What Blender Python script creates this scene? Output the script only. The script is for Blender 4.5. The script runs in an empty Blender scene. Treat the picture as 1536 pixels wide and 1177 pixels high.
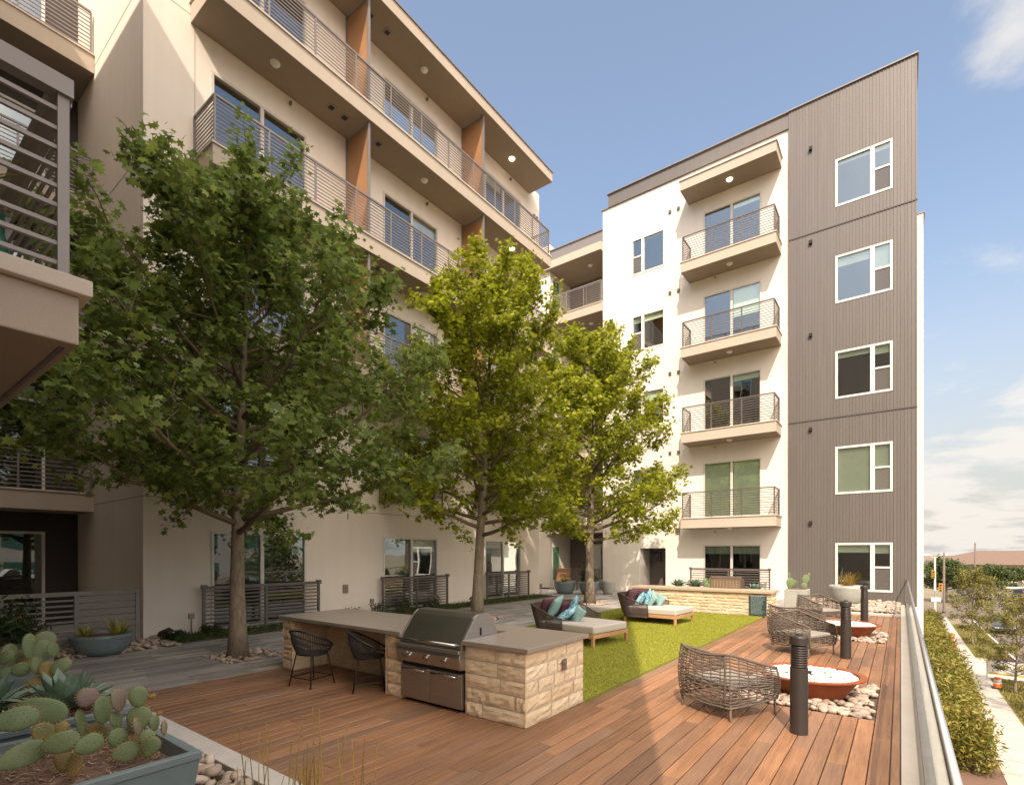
import bpy, bmesh, math, random
import numpy as np
from mathutils import Vector, Matrix
R=math.radians
random.seed(7); rng=np.random.default_rng(7)
S=bpy.context.scene
COL=S.collection
# ------------------------------------------------------------ camera
cd=bpy.data.cameras.new('camera'); cam=bpy.data.objects.new('camera',cd); COL.objects.link(cam)
H=1.66; FPX=775.0
cd.sensor_width=36; cd.lens=FPX/1536*36; cd.shift_y=(829-588.5)/1536; cd.shift_x=-0.0010
cd.clip_start=0.05; cd.clip_end=6000
cam.location=(0,0,H); cam.rotation_euler=(R(90),0,math.atan2(.6,.8))
S.camera=cam
# ------------------------------------------------------------ light
SD=Vector((.41,-.86,1)).normalized()      # towards the sun
EL=math.asin(SD.z); AZ=math.atan2(SD.x,SD.y)
w=bpy.data.worlds.new('World'); S.world=w; w.use_nodes=True
def nn(nt,t,**k):
    n=nt.nodes.new(t)
    for a,b in k.items():
        if a in ('inp',):
            for i,v in b.items(): n.inputs[i].default_value=v
        else: setattr(n,a,b)
    return n
def build_world():
    nt=w.node_tree; nt.nodes.clear(); L=nt.links.new
    out=nn(nt,'ShaderNodeOutputWorld'); bg=nn(nt,'ShaderNodeBackground',inp={1:.15})
    sky=nn(nt,'ShaderNodeTexSky',sky_type='NISHITA',sun_disc=False,sun_elevation=EL,sun_rotation=AZ,altitude=200,air_density=1.25,dust_density=3.0,ozone_density=1.0)
    tc=nn(nt,'ShaderNodeTexCoord'); sep=nn(nt,'ShaderNodeSeparateXYZ'); L(tc.outputs['Generated'],sep.inputs[0])
    zc=nn(nt,'ShaderNodeMath',operation='MAXIMUM',inp={1:.0}); L(sep.outputs[2],zc.inputs[0])
    za=nn(nt,'ShaderNodeMath',operation='ADD',inp={1:.16}); L(zc.outputs[0],za.inputs[0])
    dx=nn(nt,'ShaderNodeMath',operation='DIVIDE'); L(sep.outputs[0],dx.inputs[0]); L(za.outputs[0],dx.inputs[1])
    dy=nn(nt,'ShaderNodeMath',operation='DIVIDE'); L(sep.outputs[1],dy.inputs[0]); L(za.outputs[0],dy.inputs[1])
    cb=nn(nt,'ShaderNodeCombineXYZ'); L(dx.outputs[0],cb.inputs[0]); L(dy.outputs[0],cb.inputs[1])
    n1=nn(nt,'ShaderNodeTexNoise',inp={'Scale':1.9,'Detail':10,'Roughness':.58,'Distortion':.25}); 
    mp=nn(nt,'ShaderNodeMapping'); mp.inputs[1].default_value=(CLX,CLY,0.3); L(cb.outputs[0],mp.inputs[0]); L(mp.outputs[0],n1.inputs['Vector'])
    # more cloud low towards the horizon, and towards +x
    thr=nn(nt,'ShaderNodeMapRange',inp={1:.04,2:.40,3:.37,4:.60}); L(sep.outputs[2],thr.inputs[0])
    xa=nn(nt,'ShaderNodeMapRange',inp={1:-.2,2:.12,3:.14,4:.0}); L(sep.outputs[0],xa.inputs[0])
    th2=nn(nt,'ShaderNodeMath',operation='ADD'); L(thr.outputs[0],th2.inputs[0]); L(xa.outputs[0],th2.inputs[1])
    dp=nn(nt,'ShaderNodeVectorMath',operation='DISTANCE'); dp.inputs[1].default_value=(.125,.79,.60); L(tc.outputs['Generated'],dp.inputs[0])
    wr=nn(nt,'ShaderNodeMapRange',interpolation_type='SMOOTHSTEP',inp={1:.02,2:.18,3:.26,4:0}); L(dp.outputs['Value'],wr.inputs[0])
    th3=nn(nt,'ShaderNodeMath',operation='SUBTRACT'); L(th2.outputs[0],th3.inputs[0]); L(wr.outputs[0],th3.inputs[1])
    df=nn(nt,'ShaderNodeMath',operation='SUBTRACT'); L(n1.outputs[0],df.inputs[0]); L(th3.outputs[0],df.inputs[1])
    cf=nn(nt,'ShaderNodeMapRange',interpolation_type='SMOOTHSTEP',inp={1:-.01,2:.16,3:0,4:.75}); L(df.outputs[0],cf.inputs[0])
    hz=nn(nt,'ShaderNodeMapRange',interpolation_type='SMOOTHSTEP',inp={1:.0,2:.5,3:.88,4:.14}); L(sep.outputs[2],hz.inputs[0])
    m0=nn(nt,'ShaderNodeMix',data_type='RGBA'); m0.inputs['B'].default_value=SKYH; sm=nn(nt,'ShaderNodeVectorMath',operation='MULTIPLY'); sm.inputs[1].default_value=SKYM; L(sky.outputs[0],sm.inputs[0]); L(hz.outputs[0],m0.inputs['Factor']); L(sm.outputs[0],m0.inputs['A'])
    m1=nn(nt,'ShaderNodeMix',data_type='RGBA'); m1.inputs['B'].default_value=SKYC; L(cf.outputs[0],m1.inputs['Factor']); L(m0.outputs['Result'],m1.inputs['A'])
    # added fill: unseen sky round the sun and east brightened to lift the shade
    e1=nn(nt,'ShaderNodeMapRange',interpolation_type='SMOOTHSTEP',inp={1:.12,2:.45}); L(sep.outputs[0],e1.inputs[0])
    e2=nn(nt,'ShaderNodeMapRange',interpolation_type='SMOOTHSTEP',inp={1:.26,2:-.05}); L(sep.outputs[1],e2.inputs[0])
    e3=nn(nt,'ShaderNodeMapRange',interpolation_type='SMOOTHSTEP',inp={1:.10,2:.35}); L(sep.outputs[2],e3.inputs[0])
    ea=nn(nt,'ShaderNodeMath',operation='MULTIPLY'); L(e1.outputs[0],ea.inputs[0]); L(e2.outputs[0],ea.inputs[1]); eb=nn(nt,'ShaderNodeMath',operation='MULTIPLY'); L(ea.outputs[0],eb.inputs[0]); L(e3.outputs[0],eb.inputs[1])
    m2=nn(nt,'ShaderNodeMix',data_type='RGBA'); m2.inputs['B'].default_value=EASTFILL; L(eb.outputs[0],m2.inputs['Factor']); L(m1.outputs['Result'],m2.inputs['A'])
    ez=nn(nt,'ShaderNodeMapRange',interpolation_type='SMOOTHSTEP',inp={1:.74,2:.88}); L(sep.outputs[2],ez.inputs[0])  # added fill: sky overhead, above the view, brightened to light the shaded courtyard
    m3=nn(nt,'ShaderNodeMix',data_type='RGBA'); m3.inputs['B'].default_value=ZENFILL; L(ez.outputs[0],m3.inputs['Factor']); L(m2.outputs['Result'],m3.inputs['A'])
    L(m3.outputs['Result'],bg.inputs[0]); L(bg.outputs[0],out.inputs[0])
CLX,CLY=3.1,1.7
SKYM=(.89,.91,.92); SKYH=(2.65,2.52,2.38,1); SKYC=(3.9,3.65,3.35,1); EASTFILL=(17,14.6,12.5,1); ZENFILL=(11.5,10.2,9.0,1)
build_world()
sl=bpy.data.lights.new('sun','SUN'); sl.energy=3.1; sl.angle=R(.53); sl.color=(1,.84,.69)
so=bpy.data.objects.new('sun',sl); COL.objects.link(so); so.rotation_euler=(-SD).to_track_quat('-Z','Y').to_euler(); so.location=(20,-40,60)
S.view_settings.view_transform='Standard'; S.view_settings.look='None'; S.view_settings.gamma=1; S.view_settings.exposure=0.80
S.cycles.max_bounces=6; S.cycles.transparent_max_bounces=16; S.cycles.caustics_reflective=False; S.cycles.caustics_refractive=False
# ------------------------------------------------------------ materials
MC={}
def newmat(name):
    m=bpy.data.materials.new(name); m.use_nodes=True; nt=m.node_tree
    b=nt.nodes['Principled BSDF']; return m,nt,b,nt.links.new
def mat(name,col,rough=.6,metal=0,var=.12,scale=6,bump=0,bscale=60,isl=0,stretch=None,spec=.5,hue=None,coat=0,tr=0,emit=0):
    """principled with mottled colour, optional per-island tint and noise bump"""
    if name in MC: return MC[name]
    m,nt,b,L=newmat(name)
    tc=nn(nt,'ShaderNodeTexCoord'); src=tc.outputs['Object']
    if stretch:
        mp=nn(nt,'ShaderNodeMapping'); mp.inputs[3].default_value=stretch; L(src,mp.inputs[0]); src=mp.outputs[0]
    no=nn(nt,'ShaderNodeTexNoise',inp={'Scale':scale,'Detail':6,'Roughness':.6}); 
    geo=None
    if isl:
        geo=nn(nt,'ShaderNodeNewGeometry')
        ad=nn(nt,'ShaderNodeVectorMath',operation='SCALE'); cv=nn(nt,'ShaderNodeCombineXYZ')
        for i in range(3): L(geo.outputs['Random Per Island'],cv.inputs[i])
        L(cv.outputs[0],ad.inputs[0]); ad.inputs['Scale'].default_value=37.
        a2=nn(nt,'ShaderNodeVectorMath',operation='ADD'); L(src,a2.inputs[0]); L(ad.outputs[0],a2.inputs[1]); src=a2.outputs[0]
    L(src,no.inputs['Vector'])
    mr=nn(nt,'ShaderNodeMapRange',inp={1:.25,2:.75,3:1-var,4:1+var}); L(no.outputs[0],mr.inputs[0])
    val=mr.outputs[0]
    if isl:
        m2=nn(nt,'ShaderNodeMapRange',inp={1:0,2:1,3:1-isl,4:1+isl}); L(geo.outputs['Random Per Island'],m2.inputs[0])
        mu=nn(nt,'ShaderNodeMath',operation='MULTIPLY'); L(val,mu.inputs[0]); L(m2.outputs[0],mu.inputs[1]); val=mu.outputs[0]
    vm=nn(nt,'ShaderNodeVectorMath',operation='SCALE'); L(val,vm.inputs['Scale'])
    if hue is not None and isl:      # second colour chosen per island
        mx=nn(nt,'ShaderNodeMix',data_type='RGBA'); mx.inputs['A'].default_value=(*col,1); mx.inputs['B'].default_value=(*hue,1)
        wn=nn(nt,'ShaderNodeTexWhiteNoise',noise_dimensions='1D'); L(geo.outputs['Random Per Island'],wn.inputs['W'])
        L(wn.outputs['Value'],mx.inputs['Factor']); L(mx.outputs['Result'],vm.inputs[0])
    elif hue is not None:
        n3=nn(nt,'ShaderNodeTexNoise',inp={'Scale':scale*.35,'Detail':4}); L(src,n3.inputs['Vector'])
        r3=nn(nt,'ShaderNodeMapRange',inp={1:.38,2:.62}); L(n3.outputs[0],r3.inputs[0])
        mx=nn(nt,'ShaderNodeMix',data_type='RGBA'); mx.inputs['A'].default_value=(*col,1); mx.inputs['B'].default_value=(*hue,1)
        L(r3.outputs[0],mx.inputs['Factor']); L(mx.outputs['Result'],vm.inputs[0])
    else: vm.inputs[0].default_value=col
    L(vm.outputs[0],b.inputs['Base Color'])
    b.inputs['Roughness'].default_value=rough; b.inputs['Metallic'].default_value=metal; b.inputs['Specular IOR Level'].default_value=spec; b.inputs['Coat Weight'].default_value=coat
    if emit: b.inputs['Emission Color'].default_value=(1,.72,.4,1); b.inputs['Emission Strength'].default_value=emit
    if bump:
        bn=nn(nt,'ShaderNodeTexNoise',inp={'Scale':bscale,'Detail':5}); L(src,bn.inputs['Vector'])
        bp=nn(nt,'ShaderNodeBump',inp={'Strength':min(1,bump),'Distance':.01}); L(bn.outputs[0],bp.inputs['Height']); L(bp.outputs[0],b.inputs['Normal'])
    if tr:
        t=nn(nt,'ShaderNodeBsdfTranslucent'); L(vm.outputs[0],t.inputs[0]); ms=nn(nt,'ShaderNodeMixShader',inp={0:tr}); L(b.outputs[0],ms.inputs[1]); L(t.outputs[0],ms.inputs[2])
        L(ms.outputs[0],nt.nodes['Material Output'].inputs[0])
    MC[name]=m; return m
def wood_mat(name,c1,c2,axis=1,rough=.55,isl=.22,c3=None):
    if name in MC: return MC[name]
    m,nt,b,L=newmat(name); tc=nn(nt,'ShaderNodeTexCoord'); geo=nn(nt,'ShaderNodeNewGeometry')
    cv=nn(nt,'ShaderNodeCombineXYZ')
    for i in range(3): L(geo.outputs['Random Per Island'],cv.inputs[i])
    sc=nn(nt,'ShaderNodeVectorMath',operation='SCALE',inp={'Scale':53.}); L(cv.outputs[0],sc.inputs[0])
    a=nn(nt,'ShaderNodeVectorMath',operation='ADD'); L(tc.outputs['Object'],a.inputs[0]); L(sc.outputs[0],a.inputs[1])
    st=[14,14,14]; st[axis]=.7
    mp=nn(nt,'ShaderNodeMapping'); mp.inputs[3].default_value=st; L(a.outputs[0],mp.inputs[0])
    n1=nn(nt,'ShaderNodeTexNoise',inp={'Scale':1.6,'Detail':8,'Roughness':.65,'Distortion':.8}); L(mp.outputs[0],n1.inputs['Vector'])
    st2=[60,60,60]; st2[axis]=2
    mp2=nn(nt,'ShaderNodeMapping'); mp2.inputs[3].default_value=st2; L(a.outputs[0],mp2.inputs[0])
    n2=nn(nt,'ShaderNodeTexNoise',inp={'Scale':2.2,'Detail':4}); L(mp2.outputs[0],n2.inputs['Vector'])
    n3=nn(nt,'ShaderNodeTexNoise',inp={'Scale':1.1,'Detail':5}); L(tc.outputs['Object'],n3.inputs['Vector'])
    r1=nn(nt,'ShaderNodeMapRange',inp={1:.3,2:.7}); L(n1.outputs[0],r1.inputs[0])
    mx=nn(nt,'ShaderNodeMix',data_type='RGBA'); mx.inputs['A'].default_value=(*c1,1); mx.inputs['B'].default_value=(*c2,1); L(r1.outputs[0],mx.inputs['Factor'])
    r2=nn(nt,'ShaderNodeMapRange',inp={1:.3,2:.7,3:.82,4:1.15}); L(n2.outputs[0],r2.inputs[0])
    ri=nn(nt,'ShaderNodeMapRange',inp={3:1-isl,4:1+isl}); L(geo.outputs['Random Per Island'],ri.inputs[0])
    r3=nn(nt,'ShaderNodeMapRange',inp={1:.35,2:.65,3:.86,4:1.12}); L(n3.outputs[0],r3.inputs[0])
    q=nn(nt,'ShaderNodeMath',operation='MULTIPLY'); L(r2.outputs[0],q.inputs[0]); L(ri.outputs[0],q.inputs[1])
    q2=nn(nt,'ShaderNodeMath',operation='MULTIPLY'); L(q.outputs[0],q2.inputs[0]); L(r3.outputs[0],q2.inputs[1])
    vm=nn(nt,'ShaderNodeVectorMath',operation='SCALE'); L(mx.outputs['Result'],vm.inputs[0]); L(q2.outputs[0],vm.inputs['Scale'])
    if c3:
        wn=nn(nt,'ShaderNodeTexWhiteNoise',noise_dimensions='1D'); L(geo.outputs['Random Per Island'],wn.inputs['W']); wr=nn(nt,'ShaderNodeMapRange',inp={1:.35,2:1,3:0,4:.55}); L(wn.outputs['Value'],wr.inputs[0])
        m3=nn(nt,'ShaderNodeMix',data_type='RGBA'); m3.inputs['B'].default_value=(*c3,1); L(wr.outputs[0],m3.inputs['Factor']); L(mx.outputs['Result'],m3.inputs['A']); L(m3.outputs['Result'],vm.inputs[0])
    L(vm.outputs[0],b.inputs['Base Color']); b.inputs['Roughness'].default_value=rough
    bp=nn(nt,'ShaderNodeBump',inp={'Strength':.25,'Distance':.004}); L(n2.outputs[0],bp.inputs['Height']); L(bp.outputs[0],b.inputs['Normal'])
    MC[name]=m; return m
def stucco(name,col,lines=0):
    m,nt,b,L=newmat(name); tc=nn(nt,'ShaderNodeTexCoord')
    n1=nn(nt,'ShaderNodeTexNoise',inp={'Scale':.55,'Detail':6,'Roughness':.6}); L(tc.outputs['Object'],n1.inputs['Vector'])
    n2=nn(nt,'ShaderNodeTexNoise',inp={'Scale':140,'Detail':3}); L(tc.outputs['Object'],n2.inputs['Vector'])
    mp=nn(nt,'ShaderNodeMapping'); mp.inputs[3].default_value=(5,5,.25); L(tc.outputs['Object'],mp.inputs[0])
    n3=nn(nt,'ShaderNodeTexNoise',inp={'Scale':1,'Detail':5}); L(mp.outputs[0],n3.inputs['Vector'])
    r1=nn(nt,'ShaderNodeMapRange',inp={1:.3,2:.7,3:.95,4:1.03}); L(n1.outputs[0],r1.inputs[0])
    r2=nn(nt,'ShaderNodeMapRange',inp={1:.3,2:.7,3:.95,4:1.04}); L(n2.outputs[0],r2.inputs[0])
    r3=nn(nt,'ShaderNodeMapRange',inp={1:.35,2:.75,3:1.02,4:.975}); L(n3.outputs[0],r3.inputs[0])
    q=nn(nt,'ShaderNodeMath',operation='MULTIPLY'); L(r1.outputs[0],q.inputs[0]); L(r2.outputs[0],q.inputs[1])
    q2=nn(nt,'ShaderNodeMath',operation='MULTIPLY'); L(q.outputs[0],q2.inputs[0]); L(r3.outputs[0],q2.inputs[1])
    val=q2.outputs[0]
    vm=nn(nt,'ShaderNodeVectorMath',operation='SCALE'); vm.inputs[0].default_value=col; L(val,vm.inputs['Scale']); L(vm.outputs[0],b.inputs['Base Color'])
    b.inputs['Roughness'].default_value=.9; b.inputs['Specular IOR Level'].default_value=.25
    bp=nn(nt,'ShaderNodeBump',inp={'Strength':.35,'Distance':.004}); L(n2.outputs[0],bp.inputs['Height']); L(bp.outputs[0],b.inputs['Normal'])
    MC[name]=m; return m
def glass_mat(name,tint,refl,base=.0):
    m,nt,b,L=newmat(name); nt.nodes.remove(b)
    t=nn(nt,'ShaderNodeBsdfTransparent'); t.inputs[0].default_value=(*tint,1)
    g=nn(nt,'ShaderNodeBsdfGlossy'); g.inputs['Roughness'].default_value=.012; g.inputs[0].default_value=(.88,.96,.97,1)
    tc=nn(nt,'ShaderNodeTexCoord'); no=nn(nt,'ShaderNodeTexNoise',inp={'Scale':1.1,'Detail':1}); L(tc.outputs['Object'],no.inputs['Vector'])
    bp=nn(nt,'ShaderNodeBump',inp={'Strength':.06,'Distance':.05}); L(no.outputs[0],bp.inputs['Height']); L(bp.outputs[0],g.inputs['Normal'])
    lw=nn(nt,'ShaderNodeLayerWeight',inp={'Blend':.25}); mr=nn(nt,'ShaderNodeMapRange',inp={3:refl,4:base or .9}); L(lw.outputs['Fresnel'],mr.inputs[0])
    ms=nn(nt,'ShaderNodeMixShader'); L(mr.outputs[0],ms.inputs[0]); L(t.outputs[0],ms.inputs[1]); L(g.outputs[0],ms.inputs[2])
    L(ms.outputs[0],nt.nodes['Material Output'].inputs[0]); MC[name]=m; return m
def pattern_mat(name):
    m,nt,b,L=newmat(name); tc=nn(nt,'ShaderNodeTexCoord')
    mp=nn(nt,'ShaderNodeMapping'); mp.inputs[3].default_value=(6,20,20); mp.inputs[2].default_value=(.3,.2,.5); L(tc.outputs['Object'],mp.inputs[0])
    n=nn(nt,'ShaderNodeTexNoise',inp={'Scale':1.2,'Detail':2,'Distortion':1.2}); L(mp.outputs[0],n.inputs['Vector'])
    cr=nn(nt,'ShaderNodeValToRGB'); cr.color_ramp.interpolation='CONSTANT'; e=cr.color_ramp.elements
    e[0].position=0; e[0].color=(.03,.09,.2,1); e[1].position=.4; e[1].color=(.05,.36,.5,1)
    for p,c in ((.47,(.55,.68,.66,1)),(.53,(.08,.42,.52,1)),(.6,(.62,.72,.7,1)),(.66,(.03,.16,.3,1))):
        x=e.new(p); x.color=c
    L(n.outputs[0],cr.inputs[0]); L(cr.outputs[0],b.inputs['Base Color']); b.inputs['Roughness'].default_value=.85; MC[name]=m; return m
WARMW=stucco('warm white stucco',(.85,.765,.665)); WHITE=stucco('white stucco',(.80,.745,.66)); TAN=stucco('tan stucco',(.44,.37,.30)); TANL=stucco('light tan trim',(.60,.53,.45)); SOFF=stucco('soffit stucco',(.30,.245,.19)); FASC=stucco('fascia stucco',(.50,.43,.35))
BROWN=mat('brown metal cladding',(.168,.148,.132),.42,.25,.09,1.6,.25,.9,stretch=(7,7,.25)); BROWND=mat('dark joint',(.09,.077,.068),.6)
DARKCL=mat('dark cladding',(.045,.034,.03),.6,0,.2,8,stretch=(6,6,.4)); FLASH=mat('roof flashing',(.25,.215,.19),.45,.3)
RAIL=mat('railing bronze metal',(.155,.13,.118),.42,.35,.08,5); RAILG=mat('railing grey metal',(.25,.225,.21),.45,.3,.06,5)
FRAMEW=mat('white window frame',(.74,.71,.65),.45,0,.03); FRAMEB=mat('almond door frame',(.66,.61,.54),.45,0,.03)
GLASS=glass_mat('window glass',(.94,.98,.95),.27); GLASSD=glass_mat('door glass',(.6,.65,.62),.28); RGLASS=glass_mat('railing glass',(.95,.975,.96),.025,.5)
BLIND=mat('green window blind',(.78,.90,.66),.8,0,.04); BLINDW=mat('pale window blind',(.66,.66,.58),.8,0,.04)
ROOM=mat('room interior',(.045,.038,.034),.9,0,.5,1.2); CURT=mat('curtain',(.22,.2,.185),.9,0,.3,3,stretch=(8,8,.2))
LAMPW=mat('white lamp diffuser',(.8,.78,.72),.5); LAMPON=mat('lit lamp diffuser',(.9,.8,.6),.5,emit=3.)
BLACK=mat('black metal',(.018,.017,.018),.42,.3); VENT=mat('vent black',(.015,.013,.012),.7)
PANELW=wood_mat('orange wood panel',(.38,.205,.10),(.30,.15,.07),1,.5,.08)
DECK=wood_mat('ipe deck boards',(.345,.178,.09),(.20,.098,.05),1,.5,.22,(.21,.14,.10))
PAVE=wood_mat('grey plank pavers',(.40,.375,.35),(.25,.235,.225),1,.75,.3)
CONC=mat('concrete',(.50,.47,.43),.85,0,.1,4,.2,80); CONCD=mat('sidewalk concrete',(.46,.42,.37),.9,0,.1,1.2)
LIME=mat('limestone block',(.78,.65,.46),.88,0,.13,9,.8,28,.08,hue=(.70,.53,.33)); LIMEF=mat('pale far limestone',(.70,.56,.40),.88,0,.13,7,.5,30,.14,hue=(.62,.44,.26)); MORT=mat('mortar',(.64,.57,.47),.95,0,.08,20,.3,90)
TOPC=mat('countertop',(.30,.255,.215),.30,0,.07,14,0); TOPL=mat('limestone cap',(.42,.33,.24),.6,0,.08,10)
STEEL=mat('stainless steel',(.42,.40,.37),.36,.9,.08,2,0,stretch=(1,1,30)); STEELD=mat('dark steel hood',(.27,.25,.23),.3,.9,.1,3); HANDR=mat('brushed handrail steel',(.46,.445,.44),.34,.85,.03); CHROME=mat('polished steel',(.66,.64,.61),.16,1,.02)
TURF=mat('turf',(.245,.25,.026),.9,0,.16,2.2,.6,200); BLADE=mat('turf blade',(.295,.305,.03),.75,0,.15,1.5,isl=.35,tr=.2)
COVER=mat('ground cover',(.07,.11,.02),.8,0,.3,3,isl=.35,tr=.25); SOIL=mat('soil',(.10,.07,.05),.95,0,.3,12,.8,40); MULCH=mat('bark mulch',(.17,.10,.07),.95,0,.3,30,.8,60,.4,hue=(.11,.065,.045))
STONE=mat('river stone',(.45,.37,.295),.7,0,.14,12,.2,60,.22,hue=(.33,.25,.195)); STONEW=mat('white glass stone',(.74,.70,.63),.6,0,.08,12,.1,60,.12)
CORTEN=mat('corten steel',(.225,.085,.04),.85,.1,.25,5,.2,60,hue=(.30,.08,.025)); GLAZE=mat('blue grey glazed planter',(.175,.225,.235),.42,0,.16,3,.1,20,coat=.15); GLAZEL=mat('pale grey planter',(.36,.37,.33),.5,0,.1,4)
WICK=mat('weathered wicker',(.125,.098,.077),.65,0,.2,20); WICKD=mat('brown rope weave',(.085,.06,.05),.7,0,.2,20); ROPE=mat('charcoal rope',(.035,.034,.036),.7,0,.2,20)
PADG=mat('grey seat pad',(.27,.245,.21),.9,0,.06,40,.2,300); MATT=mat('beige mattress',(.47,.43,.385),.9,0,.05,30,.2,300); TEAK=wood_mat('teak frame',(.50,.285,.14),(.38,.20,.09),0,.5,.06)
MAROON=mat('maroon cushion',(.085,.03,.04),.9,0,.1,30,.2,300); TEAL=mat('teal cushion',(.22,.36,.335),.9,0,.06,30,.2,300); PATT=pattern_mat('blue brush pattern fabric')
BARK=mat('grey bark',(.25,.20,.14),.9,0,.42,9,1.,24,stretch=(3,3,.7)); TWIG=mat('twig bark',(.17,.125,.075),.9)
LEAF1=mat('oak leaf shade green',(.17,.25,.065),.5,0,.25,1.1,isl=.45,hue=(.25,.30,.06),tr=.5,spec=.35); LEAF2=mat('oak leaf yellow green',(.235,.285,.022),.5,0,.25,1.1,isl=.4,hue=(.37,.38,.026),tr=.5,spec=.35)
CACT=mat('cactus pad green',(.115,.165,.065),.6,0,.18,11,hue=(.16,.205,.095)); CACTP=mat('cactus pad purple',(.20,.135,.125),.6,0,.14,9,hue=(.17,.165,.09)); CACTO=mat('cactus pad corky',(.27,.17,.055),.75,0,.25,14,hue=(.15,.15,.05)); SPINE=mat('cactus spines',(.40,.24,.085),.8)
AGAV=mat('agave leaf',(.17,.25,.175),.55,0,.15,6,isl=.15); YUCC=mat('variegated yucca leaf',(.50,.42,.08),.55,0,.15,9,isl=.4,hue=(.16,.19,.04)); GRASSO=mat('golden grass blade',(.30,.27,.04),.7,0,.15,9,isl=.4,hue=(.38,.20,.05),tr=.3); HORSE=mat('horsetail stem',(.27,.24,.045),.6,0,.2,20,isl=.35,hue=(.36,.22,.045))
BUSHL=mat('shrub leaf',(.055,.08,.02),.6,0,.2,2,isl=.4,hue=(.03,.055,.015),tr=.2); HEDL=mat('hedge leaf',(.13,.16,.022),.55,0,.2,1,isl=.4,hue=(.32,.24,.04),tr=.35); AIRL=mat('street tree leaf',(.19,.21,.04),.7,0,.2,1,isl=.35,hue=(.30,.23,.07),tr=.3); FARL=mat('far tree leaf',(.055,.085,.018),.7,0,.2,.4,isl=.4,hue=(.09,.115,.022),tr=.2)
PINK=mat('pink flower',(.6,.3,.22),.7); GREENPOT=mat('emerald pot glaze',(.02,.14,.11),.2,0,.3,5,coat=.4)
BRONZE=mat('bollard bronze',(.062,.052,.048),.42,.45,.06,5); SIGNG=mat('dark green sign face',(.028,.055,.055),.4); SIGNT=mat('pale sign lettering',(.22,.28,.27),.6)
ASPH=mat('asphalt',(.145,.115,.095),.95,0,.15,.3); GRND=mat('street ground',(.21,.17,.11),.95,0,.25,.05); LAWN=mat('street lawn',(.19,.19,.03),.9,0,.3,1.2,.5,40,hue=(.23,.15,.06)); ROADL=mat('road paint',(.6,.55,.45),.8)
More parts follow.
